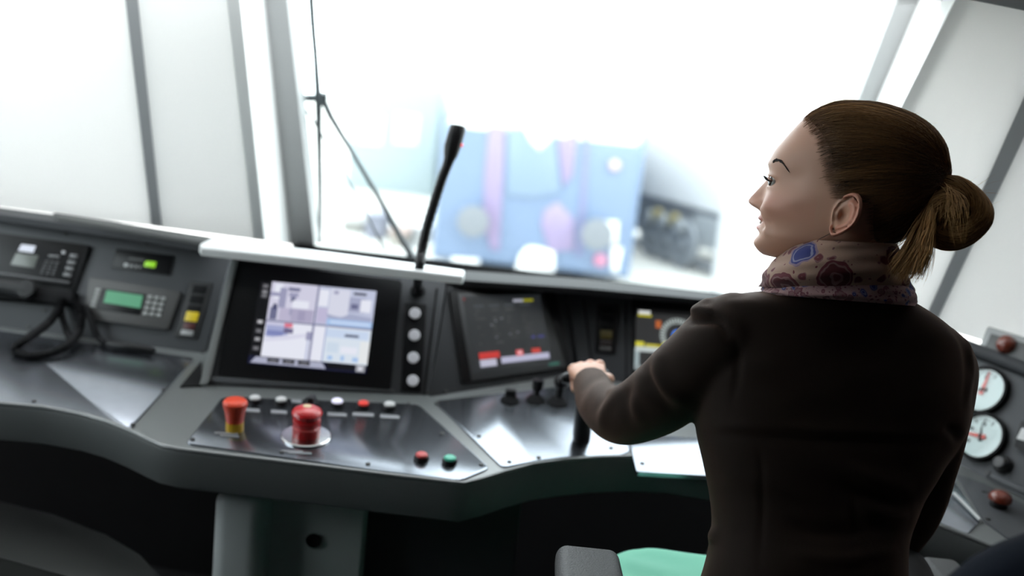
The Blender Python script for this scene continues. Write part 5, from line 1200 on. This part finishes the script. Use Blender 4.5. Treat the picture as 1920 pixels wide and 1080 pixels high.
# -- jacket
rowsJ = [((1500, 541), (1688, 556), .12, 1.45), ((1432, 547), (1716, 571), .15, 1.455), ((1372, 553), (1760, 601), .17, 1.46), ((1330, 562), (1797, 636), .185, 1.465), ((1316, 600), (1810, 680), .20, 1.47), ((1312, 660), (1812, 735), .215, 1.47),
         ((1308, 735), (1803, 800), .22, 1.47), ((1306, 795), (1786, 838), .22, 1.47), ((1318, 860), (1757, 885), .205, 1.46), ((1333, 930), (1722, 945), .195, 1.455), ((1336, 1000), (1697, 1012), .20, 1.45), ((1318, 1075), (1692, 1085), .215, 1.44), ((1296, 1150), (1702, 1160), .235, 1.44), ((1286, 1200), (1712, 1210), .24, 1.44)]
jk = bmesh.new()
RJ = [ring(L, R_, d, t, 2.35, 72) for L, R_, t, d in rowsJ]
add_rows(jk, interp_rings(RJ, 5))
def sleeve(A, R_):
    P = catmull(A, 10); n = len(P); rr = np.interp(np.linspace(0, len(A) - 1, n), range(len(A)), R_); return bm_tube(P, rr, 40)
join(jk, sleeve([W(1395, 620, 1.46), SH_L, W(1243, 742, 1.53), W(1168, 779, 1.61), W(1127, 757, 1.73), W(1108, 720, 1.845)], [.060, .064, .056, .047, .0405, .0345]))
join(jk, sleeve([W(1740, 660, 1.46), W(1772, 692, 1.46), ARM_R[1], ARM_R[2], ARM_R[3], ARM_R[4]], [.05, .0445, .0425, .041, .040, .036]))
join(jk, bm_lathe([(.026 * math.sin(a), -.026 * math.cos(a)) for a in np.linspace(0, math.pi, 12)], W(1332, 590, 1.46), Z, 20))
join(jk, bm_tube([W(1296, 606, 1.455), W(1318, 596, 1.45), W(1345, 592, 1.44)], [.007, .012, .012], 12))
me_j = remesh(jk, .0045, 5, .5); me_j.name = 'jacket'
Pj = coords(me_j); Nj = normals(me_j)
pv = Pj - CAM; dd = pv @ FWD; PXx = 960 + FPX * (pv @ RGT) / dd; PXy = 540 - FPX * (pv @ UPV) / dd
def crease(pts, d, amp, sig):
    """a cloth fold along a line of photo points at distance d, laid into the cloth as relief"""
    global disp
    Q = catmull(pts, 6); best = np.full(len(Pj), 9.0); par = np.zeros(len(Pj)); X2 = np.c_[PXx, PXy]
    for i in range(len(Q) - 1):
        a, b = Q[i], Q[i + 1]; ab = b - a; t = np.clip(((X2 - a) @ ab) / (ab @ ab), 0, 1); q = np.linalg.norm(X2 - a - t[:, None] * ab, axis=1) * dd / FPX; s_ = q < best; best = np.where(s_, q, best); par = np.where(s_, (i + t) / (len(Q) - 1), par)
    disp += amp * np.sin(np.pi * np.clip(par, .02, .98)) ** .6 * np.exp(-(best / sig) ** 2) * FACING
disp = np.zeros(len(Pj)); FACING = np.clip(-(Nj * pv).sum(1) / np.linalg.norm(pv, axis=1) * 4 + .3, 0, 1)
bk_d = 1.37
for pts, d, am, sg in (([(1240, 655), (1232, 690), (1250, 730), (1290, 760)], 1.50, .0065, .010), ([(1222, 680), (1215, 700), (1232, 735), (1262, 775)], 1.50, -.004, .007), ([(1205, 692), (1200, 720), (1215, 755)], 1.53, .004, .010),
                       ([(1160, 722), (1150, 745), (1132, 775), (1128, 810)], 1.62, .0050, .008), ([(1145, 722), (1130, 742), (1115, 775)], 1.66, -.0045, .006), ([(1140, 715), (1118, 728), (1100, 752), (1092, 776)], 1.72, .0045, .008),
                       ([(1138, 706), (1112, 714), (1088, 735)], 1.78, -.003, .006), ([(1180, 725), (1172, 752), (1180, 790)], 1.58, -.0045, .008), ([(1195, 735), (1190, 765), (1205, 800)], 1.55, .003, .009),
                       ([(1284, 604), (1310, 600), (1345, 604), (1372, 640)], 1.42, -.011, .007), ([(1290, 588), (1312, 582), (1340, 586)], 1.42, .007, .008), ([(1372, 600), (1385, 680), (1372, 760)], 1.4, -.003, .006), ([(1330, 800), (1450, 805), (1600, 812), (1770, 815)], bk_d, .003, .010), ([(1330, 812), (1450, 818), (1600, 826), (1765, 828)], bk_d, -.003, .008),
                       ([(1560, 868), (1640, 900), (1720, 915)], bk_d, .005, .013), ([(1580, 905), (1650, 935), (1715, 945)], bk_d, -.005, .011), ([(1600, 940), (1660, 965), (1705, 972)], bk_d, .005, .012), ([(1470, 985), (1560, 1000), (1690, 985)], bk_d, -.004, .011),
                       ([(1350, 890), (1420, 905), (1500, 930)], bk_d, .0035, .012), ([(1480, 1040), (1580, 1048), (1690, 1030)], bk_d, .0035, .010), ([(1600, 880), (1602, 960), (1592, 1075)], bk_d, -.002, .005), ([(1425, 830), (1430, 950), (1420, 1075)], bk_d, -.002, .005),
                       ([(1788, 612), (1812, 640), (1822, 690), (1815, 760)], 1.42, .003, .004), ([(1780, 612), (1804, 642), (1812, 690), (1806, 760)], 1.40, -.002, .004),
                       ([(1330, 990), (1336, 1005), (1334, 1020)], 1.44, .006, .008), ([(1770, 800), (1792, 815), (1800, 832)], 1.42, -.006, .008)):
    crease(pts, d, am, sg)
wob = .0008 * np.sin(Pj[:, 0] * 46 + 3 * np.sin(Pj[:, 2] * 21)) * np.sin(Pj[:, 2] * 33 + Pj[:, 1] * 27)
Pj = Pj + Nj * (disp + wob)[:, None]
setco(me_j, Pj - PB)
for p in me_j.polygons: p.use_smooth = True
M_JK = mat('dark_brown_jacket_cloth', (.0125, .0088, .0072), .7, bump=.25, bscale=1400, sheen=.16, spec=.09)
link_mesh('jacket', me_j, M_JK, person, PB)

# -- skirt-side: trousers and shoes, seated
hip = W(1505, 1185, 1.44)
tr = bmesh.new()
join(tr, bm_tube([hip + [0, 0, .03], hip + [0, .0, -.02], hip + [0, .04, -.03]], [.12, .135, .10], 28, flat=.75, ref=FWD))
for sx in (-1, 1):
    kx = hip[0] + .105 + sx * .085
    join(tr, bm_tube(catmull([(hip[0] + .03 + sx * .07, hip[1], hip[2] - .02), (kx, hip[1] + .20, hip[2] - .01), (kx + sx * .01, hip[1] + .40, .595), (kx + sx * .01, hip[1] + .46, .50), (kx + sx * .01, hip[1] + .48, .28), (kx + sx * .01, hip[1] + .49, .09)], 6), np.interp(np.arange(31), [0, 6, 12, 18, 24, 30], [.085, .080, .066, .060, .055, .045]), 22))
me_t = remesh(tr, .007, 4, .5); me_t.name = 'trousers'; setco(me_t, coords(me_t) - PB)
for p in me_t.polygons: p.use_smooth = True
link_mesh('trousers', me_t, mat('black_trouser_cloth', (.014, .014, .016), .8, bump=.2, bscale=900), person, PB)
for sx in (-1, 1):
    kx = hip[0] + .115 + sx * .085; fy = hip[1] + .47
    finish('shoe', bm_tube(catmull([(kx, fy - .03, .05), (kx, fy + .03, .048), (kx, fy + .11, .038), (kx, fy + .19, .028), (kx, fy + .215, .022)], 4), np.interp(np.arange(17), [0, 4, 8, 12, 16], [.035, .044, .037, .027, .008]), 18), M_BLK, person, sharp=60)
# handle of the drive lever inside her grip
f_ = nrm(kn - wl); s_ax = nrm(np.cross(f_, [-.12, -.55, .85]))
gp = wl + f_ * .080 + nrm(np.cross(s_ax, f_)) * -.020
finish('handle', bm_tube([gp - s_ax * .045, gp - s_ax * .035, gp + s_ax * .035, gp + s_ax * .045], [.008, .012, .012, .008], 14), M_BLK, dl)
